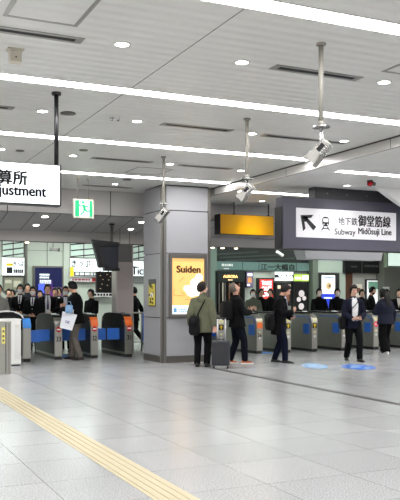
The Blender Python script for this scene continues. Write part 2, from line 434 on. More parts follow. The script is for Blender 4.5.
hatch(5.22, 6.0, 5.85, 6.62, 'square access hatch at the edge beside the right downlight')
hatch(5.03, 13.45, 5.75, 14.2, 'square access hatch in the ceiling over the pillar rod')
p = atz(15, 49.5, ZC); t = thing('ceiling_sensor', 'beige box sensor hanging from the ceiling above the fare sign', 'sensor', p)
MB().box(-.075, -.06, -.018, .075, .06, 0).build('mounting_plate', M_offw, t, bevel=.004)
MB().box(-.055, -.05, -.13, .055, .05, -.018).build('housing', M_offw, t, bevel=.008)
MB().cyl((0, -.05, -.085), (0, -.054, -.085), .008, 12).build('lens', M_dark, t)
p = atz(115, 118, ZC); t = thing('sprinkler', 'tiny pair of silver sprinkler heads in the ceiling', 'sprinkler', p)
for dx in (-.045, .045):
    MB().tube([(dx,0,0),(dx,0,-.006),(dx,0,-.03),(dx,0,-.034)], [.028,.028,.01,.022], 12).build('head', M_chrome, t)
# red beacon on the lower ceiling
p = atz(370, 180.5, ZR); t = thing('alarm_beacon', 'small red alarm beacon hanging from the ceiling above the subway sign', 'alarm', p)
MB().cyl((0,0,-.03),(0,0,0),.06,20).build('base', M_black, t, True)
MB().tube([(0,0,-.03),(0,0,-.07),(0,0,-.10),(0,0,-.115)],[.055,.06,.045,.015],20).build('lens', mat('red lens',(150,16,22),.15), t, True)
MB().obox((.085,-.01,-.06),(.07,.05,.06),(0,.4,.3)).build('horn', M_black, t, bevel=.008)

# ---- projectors on rods
def projector(u, vtop, vplate, vlamp, target, label, rod=0.024, s=1.0):
    p = atz(u, vtop, ZC); d = p.x*FX + p.y*FY
    zp, zl = zat(vplate, d) - ZC, zat(vlamp, d) - ZC
    t = thing('projector_lamp', label, 'lamp', p, 0, 'projector lamps on ceiling rods')
    MB().tube([(0,0,0),(0,0,-.02)], [rod*1.9, rod*1.9], 20).build('ceiling_cap', M_rod, t)
    MB().cyl((0,0,-.02), (0,0,zp), rod, 16).build('rod', M_rod, t, True)
    MB().cyl((0,0,zp+.05), (0,0,zp), rod*1.25, 16).build('collar', M_rod, t, True)
    MB().prism(circ(0,0,.085*s,20), zp-.012, zp, 'z').build('plate', M_chrome, t)
    arm_end = Vector((0, 0, zl + .06*s))
    MB().tube([(0,0,zp-.012),(0,0,zp-.08*s),(.01,0,zl+.10*s),(.0,0,zl+.03*s)], [.02*s,.016*s,.022*s,.02*s], 12).build('yoke', M_chrome, t, True)
    c = Vector((0,0,zl)); dirw = (Vector(target) - (p + c)).normalized()
    q = dirw.to_track_quat('Z', 'Y').to_matrix().to_4x4(); q.translation = c
    def L(mb): mb.v = [tuple(q @ Vector(v)) for v in mb.v]; return mb
    h = .060*s
    L(MB().box(-h,-h*.8,-.10*s,h,h*.8,.10*s)).build('lamp_head', M_steel, t, bevel=.012)
    fin = MB()
    for k in range(5): fin.box(-h*1.02,-h*.84,-.09*s+.026*k*s,h*1.02,h*.84,-.08*s+.026*k*s)
    L(fin).build('cooling_fins', M_chrome, t)
    L(MB().box(-h*.8,-h*.62,.10*s,h*.8,h*.62,.103*s)).build('lens', mat('lit lens',(255,250,240),.2,emit=6), t)
    L(MB().box(-h*1.05,-h*.95,.06*s,h*1.05,-h*.85,.16*s).box(-h*1.05,h*.85,.06*s,h*1.05,h*.95,.16*s).box(h*1.0,-h*.9,.06*s,h*1.08,h*.9,.14*s).box(-h*1.08,-h*.9,.06*s,-h*1.0,h*.9,.14*s)).build('barn_doors', M_steel, t)
    L(MB().box(h*1.0,-h*.35,-.06*s,h*1.06,h*.35,.02*s)).build('knob_plate', M_dark, t)
    ld = bpy.data.lights.new('beam', 'SPOT'); ld.energy = SPOT; ld.spot_size = math.radians(40); ld.spot_blend = 1.0; ld.shadow_soft_size = .05
    ld.color = (1, .97, .92)
    lo = bpy.data.objects.new('beam', ld); COL.objects.link(lo); lo.parent = t
    m4 = q.copy(); lo.matrix_local = Matrix.Translation(c + dirw*.14*s) @ (-dirw).to_track_quat('Z','Y').to_matrix().to_4x4()
def TL(u, v, vl):
    p = atz(u, v, ZC); return (p.x - 4*RX*.62 + FX*1.2, p.y - 4*RY*.62 + FY*1.2, zat(vl, p.x*FX+p.y*FY) - 2.9)
projector(321, 43.5, 126.5, 150, TL(321, 43.5, 150), 'silver projector lamp on the nearest, longest grey rod', s=1.0)
projector(247, 118.5, 178.5, 191, TL(247, 118.5, 191), 'silver projector lamp on the middle grey rod left of the ceiling step', s=1.0)
projector(163.5, 156.5, 203.5, 214, TL(163.5, 156.5, 214), 'silver projector lamp on the rod in front of the pillar', s=1.0)

# ================================================================== HANGING SIGNS
# fare adjustment sign
Y = 8.85; a = at(59.5, 165, Y); b = at(59.5, 206, Y)
t = thing('hanging_sign', 'white lit fare adjustment sign on a black pole', 'sign', (a.x, Y, b.z))
H = a.z - b.z; W = 2.5
MB().box(-W, 0.0, 0, 0.022, .16, H).build('case', M_black, t, bevel=.004)
MB().box(-W+.02, -.006, .014, 0.0, 0.0, H-.012).build('face', M_wlit, t)
def onface(u, v, Y=Y, t=t): q = at(u, v, Y); return q.x - t.location.x, q.z - t.location.z
x0, z0 = onface(-18, 184); x1, z1 = onface(27, 169.8)
x0, _ = onface(-17.5, 184); zb = onface(13, 184.6)[1]; zt = onface(13, 170.3)[1]
lettering('lettering', '精算所', x0, zb, x1, zt, -.009, M_ink, t, bold=.028)
xa = onface(46, 190)[0]; zt = onface(20, 185)[1]; zb = onface(20, 199)[1]
lettering('lettering', 'Fare Adjustment', xa - 1.02, zb, xa, zt, -.009, M_ink, t, bold=.028)
top = atz(57, 92, ZC)
MB().cyl((top.x - a.x, .08, H), (top.x - a.x, .08, ZC - b.z), .026, 14).build('pole', M_black, t, True)
MB().cyl((top.x - a.x, .08, ZC - b.z - .03), (top.x - a.x, .08, ZC - b.z), .055, 18).build('pole_cap', M_black, t)
MB().cyl((top.x - a.x - 1.9, .08, H), (top.x - a.x - 1.9, .08, ZC - b.z), .026, 14).build('pole', M_black, t, True)

# emergency exit sign
Y = 15.2; a = at(73.8, 198.5, Y); b = at(93.8, 218.5, Y)
t = thing('exit_sign', 'green emergency exit sign with a running man hanging on two rods', 'sign', (a.x, Y, b.z))
W, H = b.x - a.x, a.z - b.z
MB().box(0, 0, 0, W, .07, H).build('case', M_offw, t, bevel=.004)
M_eg = mat('green sign light', (6, 110, 70), .4, emit=.85, ec=(14, 205, 135)); M_ew = mat('white sign light', (200,210,206), .4, emit=.75, ec=(238,255,248))
m = .03*W/.4
MB().box(m, -.006, m, W-m, 0, H-m).build('face', M_eg, t)
MB().prism([(W*.27,m),(W*.27,H*.93),(W*.77,H*.93),(W*.77,m)], -.010, -.006).build('doorway', M_ew, t)
rm = MB(); S = lambda x, z: (W*x, H*z)
def st(p, q, w): rm.prism(seg2(S(p[0]-.03,p[1]), S(q[0]-.03,q[1]), W*w*.95), -.014, -.010)
rm.prism(circ(W*.46, H*.82, W*.07), -.014, -.010)
st((.50,.70),(.57,.44),.13); st((.50,.68),(.36,.60),.06); st((.36,.60),(.30,.70),.055); st((.54,.66),(.68,.58),.06); st((.68,.58),(.74,.68),.05)
st((.56,.46),(.70,.34),.08); st((.70,.34),(.80,.38),.06); st((.56,.46),(.48,.28),.085); st((.48,.28),(.34,.16),.07)
rm.build('running_man', M_eg, t)
for u in (78.3, 89.0):
    x = at(u, 190, Y).x - a.x
    MB().cyl((x, .035, H), (x, .035, ZC - b.z), .006, 10).build('rod', M_rod, t, True)
    MB().cyl((x, .035, ZC - b.z - .03), (x, .035, ZC - b.z), .032, 16).build('rod_cap', M_offw, t)

# yellow hanging sign
Y = 16.3; a = at(220.5, 214, Y); b = at(273.5, 234.4, Y)
t = thing('hanging_sign', 'blank yellow hanging sign with a black end, right of the pillar', 'sign', (a.x, Y, at(220.5, 233.5, Y).z))
W, H = b.x - a.x, a.z - t.location.z
MB().box(-.01, .0, -.01, 0, .30, H+.01).box(W, .0, -.01, W+.012, .30, H+.01).box(0, .0, -.01, W, .30, 0).box(0, .0, H, W, .30, H+.01).box(0, .29, 0, W, .30, H).build('case', M_black, t)
ma = mat('amber panel', (196,148,8), .35, spec=.4); ma.node_tree.nodes['Principled BSDF'].inputs['Transmission Weight'].default_value = 0.0
tl = ma.node_tree.nodes.new('ShaderNodeBsdfTranslucent'); tl.inputs['Color'].default_value = lin((255,222,40)); mxs = ma.node_tree.nodes.new('ShaderNodeMixShader'); mxs.inputs[0].default_value = .5
ma.node_tree.links.new(ma.node_tree.nodes['Principled BSDF'].outputs[0], mxs.inputs[1]); ma.node_tree.links.new(tl.outputs[0], mxs.inputs[2]); ma.node_tree.links.new(mxs.outputs[0], ma.node_tree.nodes['Material Output'].inputs[0])
MB().box(0.0, -.004, 0, W, .0, H).build('face', ma, t)
ld = bpy.data.lights.new('inner_lamp', 'POINT'); ld.energy = 26; ld.shadow_soft_size = .04; ld.color = (1,.93,.75)
lo = bpy.data.objects.new('inner_lamp', ld); COL.objects.link(lo); lo.parent = t; lo.location = (W*.58, .16, .09)
for u in (237, 271.5):
    x = at(u, 210, Y).x - a.x
    MB().cyl((x, .15, H+.01), (x, .15, ZR - t.location.z), .016, 10).build('rod', M_black, t, True)
    MB().cyl((x, .15, H+.01), (x, .15, H+.04), .05, 14).build('rod_foot', M_black, t)

# subway sign
Y = 13.4; a = at(283, 196.5, Y); bz = at(283, 248.4, Y).z; b = at(409, 200, Y)
t = thing('hanging_sign', 'large dark grey subway direction sign with a white panel and arrow', 'sign', (a.x, Y, bz))
W, H = b.x - a.x, a.z - bz
MB().box(0, 0, 0, W, .30, H).build('case', mat('slate grey panel', (76,74,88), .38), t, bevel=.006)
MB().box(-.03, .02, -.012, W+.03, .28, 0).build('lower_rail', M_black, t)
MB().box(-.03, .02, 0, 0, .28, H-.2).build('end_cap', M_black, t)
fx = lambda u, v: (at(u, v, Y).x - a.x, at(u, v, Y).z - bz)
(x0, z1), (x1, z0) = fx(296, 207.6), fx(395.7, 239.6)
z0 = fx(296, 237)[1]
face = MB().box(x0, -.012, z0, x1, 0, z1).build('white_panel', mat('white sign panel', (225,223,226), .4, emit=.15, ec=(240,240,248)), t)
def fr(u, v):                                                # position in the white panel, straightened
    w = (u - 296) / (395.7 - 296)
    x = fx(u, v)[0]; topv = 207.6 + w*(213.5-207.6); botv = 237 + w*(239.6-237)
    return x, z1 - (v - topv)/(botv - topv)*(z1 - z0)
ar = MB()
A = lambda pts: ar.prism([fr(*q) for q in pts], -.018, -.012)
A([(304.2,219.8),(306.6,217.6),(315.8,226.9),(312.9,230.2)]); A([(300.2,215.2),(312.8,214.9),(310.6,217.9),(303.4,218.4)]); A([(300.2,215.2),(303.4,218.4),(305.0,228.6),(302.7,231.0)])
A([(301.5,216.5),(307,216.5),(307,220),(304.5,222)])
ar.build('arrow', M_ink, t)
ic = MB(); q0 = fr(318.6, 231.3); q1 = fr(331.8, 215.5)
o_ = rrect(q0[0], q0[1], q1[0], q1[1], .035); i_ = rrect(q0[0]+.006, q0[1]+.006, q1[0]-.006, q1[1]-.006, .03)
MB().grid([[(x,-.012,z) for x,z in o_],[(x,-.015,z) for x,z in o_],[(x,-.015,z) for x,z in i_],[(x,-.012,z) for x,z in i_]], True).build('icon_frame', M_steel, t)
cx, cz = (q0[0]+q1[0])/2, (q0[1]+q1[1])/2; uw = (q1[0]-q0[0])/2; uh = (q1[1]-q0[1])/2
ic.prism(rrect(cx-.5*uw, cz-.35*uh, cx+.5*uw, cz+.8*uh, .06), -.017, -.012)
ic.prism(seg2((cx-.25*uw, cz-.38*uh), (cx-.6*uw, cz-.85*uh), .02), -.017, -.012); ic.prism(seg2((cx+.25*uw, cz-.38*uh), (cx+.6*uw, cz-.85*uh), .02), -.017, -.012)
ic.prism(seg2((cx-.45*uw, cz-.62*uh), (cx+.45*uw, cz-.62*uh), .02), -.017, -.012)
ic.build('train_icon', M_ink, t)
wi = MB(); wi.prism(rrect(cx-.38*uw, cz+.15*uh, cx+.38*uw, cz+.6*uh, .02), -.020, -.017)
for sx in (-1, 1): wi.prism(circ(cx+sx*.28*uw, cz-.12*uh, .014, 12), -.020, -.017)
wi.build('train_window', M_wink, t)
def line(body, u0, u1, vt, vb, bold, m=M_ink):
    a0, a1 = fr(u0, vt), fr(u1, vt); b0 = fr(u0, vb)
    lettering('lettering', body, a0[0], b0[1], a1[0], a0[1], -.016, m, t, bold=bold)
line('地下鉄', 338, 357, 217.0, 224.6, .006); line('御堂筋線', 358, 390, 215.2, 226.0, .022)
line('Subway', 334.3, 355, 228.2, 236.0, .008); line('Midōsuji Line', 358, 391, 227.3, 235.3, .022)
# beam that carries the subway sign
p0 = at(315, 190, Y); o = thing('hanger_beam', 'dark steel beam carrying the subway sign under the ceiling', 'beam', (p0.x, Y + .1, ZR))
hb = ZR - (bz + H)
MB().box(0, -.1, -hb, 2.7, .14, 0).build('beam', mat('charcoal steel', (46,44,48), .45), o)
for k in range(5): MB().cyl((.3 + .5*k, -.1, -hb*.5), (.3 + .5*k, -.112, -hb*.5), .014, 10).build('bolt', M_dsteel, o)

# ================================================================== TICKET HALL AND SHOPS BEHIND THE GATES
def panel(name, label, cat, u0, v0, u1, v1, Y, mface, mframe=M_black, fw=.03, depth=.06, group=None):
    if Y > 24.0: depth = max(depth, YW - Y)
    a = at(u0, v0, Y); b = at(u1, v1, Y)
    va = at((u0+u1)/2, v0, Y).z; vb = at((u0+u1)/2, v1, Y).z
    t = thing(name, label, cat, (a.x, Y, vb), 0, group); W, H = b.x - a.x, va - vb
    MB().box(0, 0, 0, W, depth, H).build('frame', mframe, t)
    MB().box(fw, -.008, fw, W-fw, 0, H-fw).build('face', mface, t)
    return t, W, H
def pl(mat_, t, W, H, x0, z0, x1, z1, name='print', y=-.012):
    return MB().box(W*x0, y, H*z0, W*x1, -.008, H*z1).build(name, mat_, t)
def strokes(t, W, H, x0, z0, x1, z1, m, rows=1, y=-.012):
    mb = MB(); rr = random.Random(int(x0*97+z0*31+rows)); hh = (z1-z0)/(rows*1.7)
    for r in range(rows):
        x = x0; zz = z0 + (z1-z0)*r/rows
        while x < x1 - .02:
            w = min(x1-x, (x1-x0)*rr.uniform(.08,.2)); mb.box(W*x, y-.003, H*zz, W*(x+w), y, H*(zz+hh)); x += w + (x1-x0)*.035
    return mb.build('small_print', m, t)
def tx(t, W, H, body, x0, z0, x1, z1, m, bold=.0, y=-.016, name='lettering'):
    bold = max(bold, .03)
    return lettering(name, body, W*x0, H*z0, W*x1, H*z1, y, m, t, bold=bold)
Yw = YW - .08
# --- glazed transoms with slanting dark bars over the ticket counters
M_tr = mat('lit frosted glass', (206,222,212), .3, emit=.25, ec=(220,240,228))
def transom(u0, v0, u1, v1, label):
    t, W, H = panel('transom_light', label, 'window', u0, v0, u1, v1, Yw, M_tr, M_dsteel, .02)
    n = max(2, int(round(H/.17)))
    for k in range(n):
        zc = H*(k+.35)/n
        MB().prism(seg2((.025, zc-.035), (W-.025, min(H-.04, zc+.06)), .035), -.03, -.008).build('slanted_bar', M_dark, t)
    MB().box(W*.5-.012, -.028, .02, W*.5+.012, -.008, H-.02).build('mullion', M_dsteel, t)
transom(2, 240, 24, 257.3, 'frosted transom window with slanting dark bars, at the far left edge')
transom(70, 240, 97, 258, 'frosted transom window with slanting dark bars behind the hanging monitor')
transom(131, 243, 146, 260.5, 'frosted transom window with slanting dark bars beside the pillar')
# --- signs over the counters
t, W, H = panel('ticket_sign', 'white lit ticket sign with a yellow and black picture, far left', 'sign', 2, 257.5, 24.5, 275.5, Yw-.1, M_wlit, M_white, .015)
pl(M_yellow, t, W, H, .18, .52, .48, .68); pl(M_ink, t, W, H, .20, .12, .46, .46, y=-.013)
tx(t, W, H, 'きっぷ', .5, .50, .95, .78, M_ink, .02); strokes(t, W, H, .5, .14, .95, .5, M_ink, 1)
t, W, H = panel('ticket_counter', 'beige ticket counter window under the far left ticket sign', 'counter', 3, 276, 24, 292, Yw, mat('counter glass', (150,148,130), .2, emit=.08), M_dsteel, .04)
pl(M_offw, t, W, H, .1, .55, .4, .75, 'notice'); pl(M_offw, t, W, H, .5, .3, .85, .7, 'notice'); pl(M_dsteel, t, W, H, .45, .05, .48, .95, 'mullion')
t, W, H = panel('ticket_sign', 'white lit ticket sign partly hidden behind the yellow and black sign', 'sign', 70, 258.5, 97, 266.9, Yw-.1, M_wlit, M_white, .012)
tx(t, W, H, 'きっぷ', .05, .05, .75, .8, M_ink, .01)
t, W, H = panel('guide_sign', 'white and black guide sign with a yellow square at its left end', 'sign', 70, 267.2, 113, 277, Yw-.22, M_wlit, M_white, .01)
pl(M_yellow, t, W, H, .0, .03, .085, .97); pl(M_ink, t, W, H, .09, .05, .72, .55, y=-.013); strokes(t, W, H, .12, .16, .68, .66, M_wink, 1, -.013)
t, W, H = panel('notice_board', 'white notice strip with pink writing and a red square', 'sign', 70, 277.4, 103, 281.8, Yw-.1, mat('white notice', (226,222,222), .5, emit=.3), M_white, .008)
pl(M_red, t, W, H, .66, .1, .78, .95); pl(M_red, t, W, H, .88, .1, .96, .95); strokes(t, W, H, .06, .25, .6, 1.0, mat('pink ink',(196,110,120),.5), 1)
t, W, H = panel('ticket_sign', 'white lit sign with black letters Tick cut off by the pillar', 'sign', 131, 261, 162, 276.3, Yw-.1, M_wlit, M_white, .01)
tx(t, W, H, 'Tickets', .02, .10, .86, .62, M_ink, .01)
t, W, H = panel('wall_band', 'grey band on the wall under the Tick sign', 'panel', 131, 276.5, 160, 283, Yw, M_soffit, M_dsteel, .005)
t, W, H = panel('digital_screen', 'dark digital screen with blue and purple picture on the pale wall', 'screen', 33.5, 266, 63.5, 322, Yw-.06, mat('night blue picture', (24,26,66), .25, emit=.5), M_dsteel, .05, .08)
pl(mat('purple picture', (110,52,120), .3, emit=.6), t, W, H, .5, .42, .94, .62, 'picture'); pl(mat('blue picture', (74,92,214), .3, emit=.9), t, W, H, .16, .52, .36, .68, 'picture', -.014)
pl(mat('dark purple picture', (64,34,104), .3, emit=.5), t, W, H, .36, .5, .62, .74, 'picture', -.010)
strokes(t, W, H, .2, .78, .52, .88, M_wlit, 2); strokes(t, W, H, .2, .69, .58, .76, M_wlit, 3)
# pale wall joints and uprights
struct('trim_11', MB().box(at(25,0,Yw).x, Yw-.03, 0, at(27.2,0,Yw).x, YW, 3.3), M_dsteel)
struct('trim_12', MB().box(at(63.5,0,Yw).x, Yw-.03, 0, at(69.5,0,Yw).x, YW, 3.3), M_green)
struct('trim_13', MB().box(at(47.6,0,Yw).x, YW-.012, 2.4, at(48,0,Yw).x, YW, 3.3), M_seam)
struct('trim_14', MB().box(at(27,0,Yw).x, YW-.012, zat(250.5,24.6), at(63,0,Yw).x, YW, zat(250.2,24.6)), M_seam)
# surveillance camera hanging from the second fascia
q = at(53, 243, YS+.35); t = thing('surveillance_camera', 'white surveillance camera with a black lens hanging over the far passage', 'camera', (q.x, YS+.35, 3.35))
zc = at(53, 249.5, YS+.35).z - 3.35
MB().cyl((0,0,zc+.05),(0,0,0),.014,10).build('stem', M_white, t, True)
MB().cyl((0,0,-.02),(0,0,0),.05,16).build('base', M_white, t)
MB().obox((.02,-.03,zc+.01),(.20,.09,.085),(0,.06,0)).build('housing', M_white, t, bevel=.01)
MB().tube([(.115,-.03,zc),(.15,-.03,zc-.004),(.153,-.03,zc-.004)],[.042,.042,.03],16).build('lens_hood', M_black, t)
# hanging black monitor seen from behind, on its pole
yM = 17.6; q = at(112, 232, yM); zt = 3.27 - sl*(yM-YB-.06)
t = thing('hanging_monitor', 'black hanging monitor tilted on a dark pole right of the exit sign', 'screen', (q.x, yM, zt))
gz = lambda v: at(112, v, yM).z - zt
gx = lambda u: at(u, 250, yM).x - q.x
MB().cyl((0,0,gz(271)),(0,0,0),.035,14).build('pole', M_dsteel, t, True)
MB().cyl((0,0,-.03),(0,0,0),.065,16).build('pole_cap', M_black, t)
MB().prism([(gx(90),gz(240.5)),(gx(117),gz(242.5)),(gx(117),gz(246)),(gx(99),gz(247)),(gx(103.5),gz(268)),(gx(97.5),gz(268))], -.16, -.04).build('hood', M_black, t)
MB().prism([(gx(99),gz(246)),(gx(117),gz(245)),(gx(117),gz(268)),(gx(103),gz(268))], -.10, -.05).build('back_plate', mat('smoky panel',(46,48,56),.25), t)
MB().box(gx(103),-.12,gz(271),gx(118),.05,gz(268)).build('bottom_bar', M_black, t)
q2 = at(118.5, 250, yM)
t = thing('display_board', 'plain dark grey hanging panel right of the black monitor', 'panel', (at(118,250,yM+.5).x, yM+.5, at(125,262,yM+.5).z))
w = at(132,250,yM+.5).x - t.location.x; h = at(125,245.5,yM+.5).z - t.location.z
MB().box(0,0,0,w,.05,h).build('frame', M_dsteel, t); MB().box(.015,-.006,.015,w-.015,0,h-.015).build('face', mat('grey matt panel',(92,92,92),.5), t)
for x in (.06, w-.06): MB().cyl((x,.025,h),(x,.025,3.27 - sl*(yM+.5-YB-.06) - t.location.z),.01,8).build('rod', M_dsteel, t)
# black departure board with a white strip
t, W, H = panel('departure_board', 'black departure board hanging left of the steel column', 'board', 96.5, 271.5, 113, 293, 20.6, mat('board black',(14,14,16),.3), M_black, .02, .1)
for k,(x,z) in enumerate(((.2,.8),(.6,.85),(.35,.62),(.7,.6),(.3,.4),(.62,.35),(.8,.75),(.2,.2))): MB().box(W*x,-.012,H*z,W*x+.03,-.008,H*z+.012).build('lamp_dot', M_gold, t)
for x in (W*.25, W*.75): MB().cyl((x,.05,H),(x,.05,3.35-t.location.z),.014,8).build('rod', M_black, t)
t, W, H = panel('notice_board', 'white notice with black writing under the departure board', 'sign', 92, 291.5, 114, 297, Yw-.3, mat('white notice', (226,222,222), .5), M_dark, .01)
strokes(t, W, H, .1, .2, .9, .95, M_ink, 1)
# steel column in the passage
q = atd(122.5, 20.3); t = MB().box(-.235,-.2,0,.235,.2,3.35).build('pillar', mat('brown brushed steel',(186,176,172),.36,.6), None, bevel=.02); t.location = (q.x,q.y,0); t['kind'] = 'structure'
# railing beside the pillar
q = atd(138, 20.0); t = thing('railing', 'steel railing with a blue panel between the last left gate and the pillar', 'railing', (q.x, q.y, 0))
for x in (-.14, .10, .34): MB().cyl((x,0,0),(x,0,1.0),.022,12).build('post', M_steel, t, True)
MB().cyl((-.14,0,1.0),(.34,0,1.0),.022,12).build('top_rail', M_steel, t, True); MB().cyl((-.14,0,.25),(.34,0,.25),.015,12).build('low_rail', M_steel, t, True)
MB().box(.12,-.02,.28,.32,.0,.98).build('blue_panel', M_blue, t, bevel=.004)

# --- right of the pillar: dark upper front, teal band, shops
struct('trim_15', MB().box(at(212.5,0,Yw).x, Yw-.02, zat(261.5,26.8), at(314,0,Yw).x, YW, 3.34), mat('dark green upper front',(14,20,18),.5))
for k,(v0,v1) in enumerate(((247,257),(249,262),(252,266))):
    a = at(214+6*k, v1-1, Yw-.03); b = at(258+18*k, v0-1, Yw-.03)
    struct('trim_%d' % (16+k), MB().prism(seg2((a.x, zat(254+3*k,26.8)), (b.x, zat(250+3*k,26.8)), .05), Yw-.06, Yw-.02), mat('green grey bar',(48,60,56),.5))
t, W, H = panel('glass_band', 'teal glass band with white and black writing above the shop fronts', 'panel', 213, 262, 313, 270.8, Yw-.04, M_teal, M_dgreen, .01)
strokes(t, W, H, .08, .45, .21, .9, M_wink, 1); strokes(t, W, H, .10, .12, .17, .34, M_wink, 1)
tx(t, W, H, '江一大幅自', .46, .10, .80, .80, M_ink, .03)
for x in (.28, .44, .82): MB().box(W*x,-.014,0,W*x+.02,-.008,H).build('glass_joint', M_dgreen, t)
struct('trim_19', MB().box(at(211,0,Yw).x-.3, Yw-.1, 0, at(215.5,0,Yw).x, YW, 3.3), mat('sea green upright',(120,140,128),.35))
# bakery shop front
t, W, H = panel('bakery_shop', 'dark shop front with warm lit letters behind the man in orange shoes', 'shop', 215.5, 271, 245, 345, Yw-.12, mat('dark shop glass',(16,15,14),.12), M_dgreen, .05, .1)
pl(mat('dark green sign',(24,36,32),.35), t, W, H, .05, .855, .97, .985, 'fascia', -.05)
tx(t, W, H, 'AURORA', .24, .908, .72, .945, M_gold, .0, -.056); strokes(t, W, H, .40, .872, .56, .895, M_gold, 1, -.05)
for x,m_ in ((.10,M_dsteel),(.22,M_offw),(.30,M_dsteel),(.44,mat('warm wood',(120,72,44),.5)),(.60,M_dsteel),(.78,mat('warm wood',(120,72,44),.5))): pl(m_, t, W, H, x, .05, x+.035, .84, 'upright', -.02)
for z in (.35,.55,.72): pl(mat('warm shelf light',(150,108,70),.5,emit=.25), t, W, H, .48, z, .72, z+.05, 'shelf', -.018)
t, W, H = panel('poster', 'purple and orange poster right of the dark shop front', 'poster', 246.2, 271.5, 253.2, 287.5, Yw-.2, mat('purple poster',(120,104,140),.4,emit=.25), M_dark, .015)
pl(mat('orange print',(222,150,90),.4,emit=.3), t, W, H, .2, .3, .75, .62); pl(M_wlit, t, W, H, .2, .72, .85, .88); pl(M_wlit, t, W, H, .15, .1, .5, .22)
t, W, H = panel('poster', 'red TAKE OUT OK poster with white letters', 'poster', 258.5, 278, 274.0, 301.5, Yw-.1, mat('coral red poster',(226,62,58),.4,emit=.75), M_black, .05)
for s_,z in (('TAKE',.70),('OUT',.46),('OK!',.22)): tx(t, W, H, s_, .2, z, .82, z+.17, M_wlit, .012)
t, W, H = panel('shop_sign', 'white shop sign with a green stripe right of the red poster', 'sign', 274.7, 271.8, 293.3, 281, Yw-.14, M_wlit, M_white, .01)
pl(M_dgreen, t, W, H, .0, .36, 1, .68); tx(t, W, H, 'TUBLICA', .18, .42, .95, .62, M_wlit, .02)
t, W, H = panel('food_poster', 'black poster with food pictures under the white green shop sign', 'poster', 275.5, 283, 291.5, 306, Yw-.1, mat('black poster',(18,16,16),.3), M_black, .02)
pl(mat('food red',(176,60,46),.4,emit=.4), t, W, H, .45, .62, .75, .82); pl(mat('food cream',(238,214,190),.4,emit=.5), t, W, H, .62, .68, .93, .94, y=-.013); pl(mat('food cream',(238,214,190),.4,emit=.5), t, W, H, .12, .75, .32, .9); pl(mat('food brown',(130,84,60),.4,emit=.3), t, W, H, .5, .2, .85, .5)
t, W, H = panel('shop_sign', 'yellow green lit shop sign with white letters', 'sign', 293.6, 274, 309, 281.5, Yw-.14, mat('lime lit sign',(176,206,84),.4,emit=.6), M_dgreen, .01)
pl(M_wlitg, t, W, H, .55, .2, .95, .8); strokes(t, W, H, .08, .3, .5, .8, M_wlit, 1)
t, W, H = panel('glass_shop', 'dark glass shop front with round white pictures beside the pale wall', 'shop', 293.6, 282, 308.5, 340, Yw-.1, mat('dark shop glass',(16,15,14),.12), M_dgreen, .03)
dm = MB()
for cx,cz,r in ((.52,.80,.17),(.50,.58,.16)): dm.prism(circ(W*cx,H*cz,W*r*1.15,20), -.014, -.008)
dm.prism(circ(W*.34,H*.70,W*.14,16), -.014,-.008); dm.prism(circ(W*.7,H*.72,W*.13,16), -.014,-.008); dm.build('round_pictures', mat('pale print',(216,204,206),.5,emit=.35), t)
struct('trim_20', MB().box(at(308.5,0,Yw).x, Yw-.3, 0, at(313.5,0,Yw).x, YW, 3.3), mat('olive grey upright',(112,120,108),.4))
struct('trim_21', MB().box(at(313.5,0,Yw).x, Yw-.04, 0, at(345,0,Yw).x, YW, 3.3), mat('pale lit wall',(206,216,204),.35))
t, W, H = panel('poster', 'white poster with a blue lower part on the pale wall', 'poster', 318.3, 272.5, 339.5, 312, Yw-.12, mat('dark poster case',(40,44,44),.3), M_dsteel, .03, .06)
pl(mat('white poster lit',(250,250,250),.4,emit=.8), t, W, H, .15, .06, .78, .93, 'print', -.012); pl(mat('poster blue',(38,62,206),.4,emit=.7), t, W, H, .15, .06, .78, .46, 'print', -.014)
MB().prism(circ(W*.48,H*.66,W*.14,18), -.015,-.012).build('picture', mat('sand print',(216,190,140),.4,emit=.4), t); MB().prism(circ(W*.52,H*.66,W*.05,14), -.018,-.015).build('picture', mat('food brown',(130,84,60),.4), t)
strokes(t, W, H, .25, .86, .7, .91, mat('sky ink',(120,170,230),.5), 1); strokes(t, W, H, .25, .34, .66, .40, M_wlit, 1, -.014)
t, W, H = panel('shop_sign', 'long black shop sign under the steel hood', 'sign', 345, 259.5, 390, 273.2, Yw-.2, mat('black sign',(16,16,17),.3), M_black, .02)
pl(M_dsteel, t, W, H, .36, .0, .375, 1, 'joint'); strokes(t, W, H, .42, .45, .78, .7, mat('dim ink',(90,90,90),.5), 1); strokes(t, W, H, .12, .4, .27, .6, mat('dim ink',(90,90,90),.5), 1)
struct('trim_22', MB().box(at(345,0,Yw).x, Yw-.1, 0, at(351,0,Yw).x, YW, 2.3), mat('brown wood upright',(92,54,36),.5))
struct('trim_23', MB().box(at(351,0,Yw).x, Yw-.03, 0, at(384,0,Yw).x, YW, 2.3), mat('warm white wall',(196,190,184),.4))
t, W, H = panel('picture_board', 'small pale picture board left of the black framed poster', 'poster', 352, 284, 362.3, 297, Yw-.1, mat('cream board',(222,212,196),.5,emit=.3), M_white, .012)
pl(mat('food brown',(130,84,60),.4), t, W, H, .55, .35, .8, .7)
t, W, H = panel('poster', 'black framed white poster with green trees behind the bearded man', 'poster', 366, 279.3, 380.8, 312, Yw-.1, mat('white poster lit',(250,250,250),.4,emit=.8), M_black, .05)
pl(mat('tree print',(116,160,140),.4,emit=.4), t, W, H, .14, .70, .84, .93); pl(mat('leaf print',(150,180,150),.4,emit=.4), t, W, H, .3, .62, .7, .72)
t, W, H = panel('picture_board', 'small white board on the grey wall at the right', 'poster', 382.5, 286.5, 389.5, 296, Yw-.6, M_white, M_dsteel, .012)
pl(mat('dim ink',(90,90,90),.5), t, W, H, .2, .2, .8, .5)
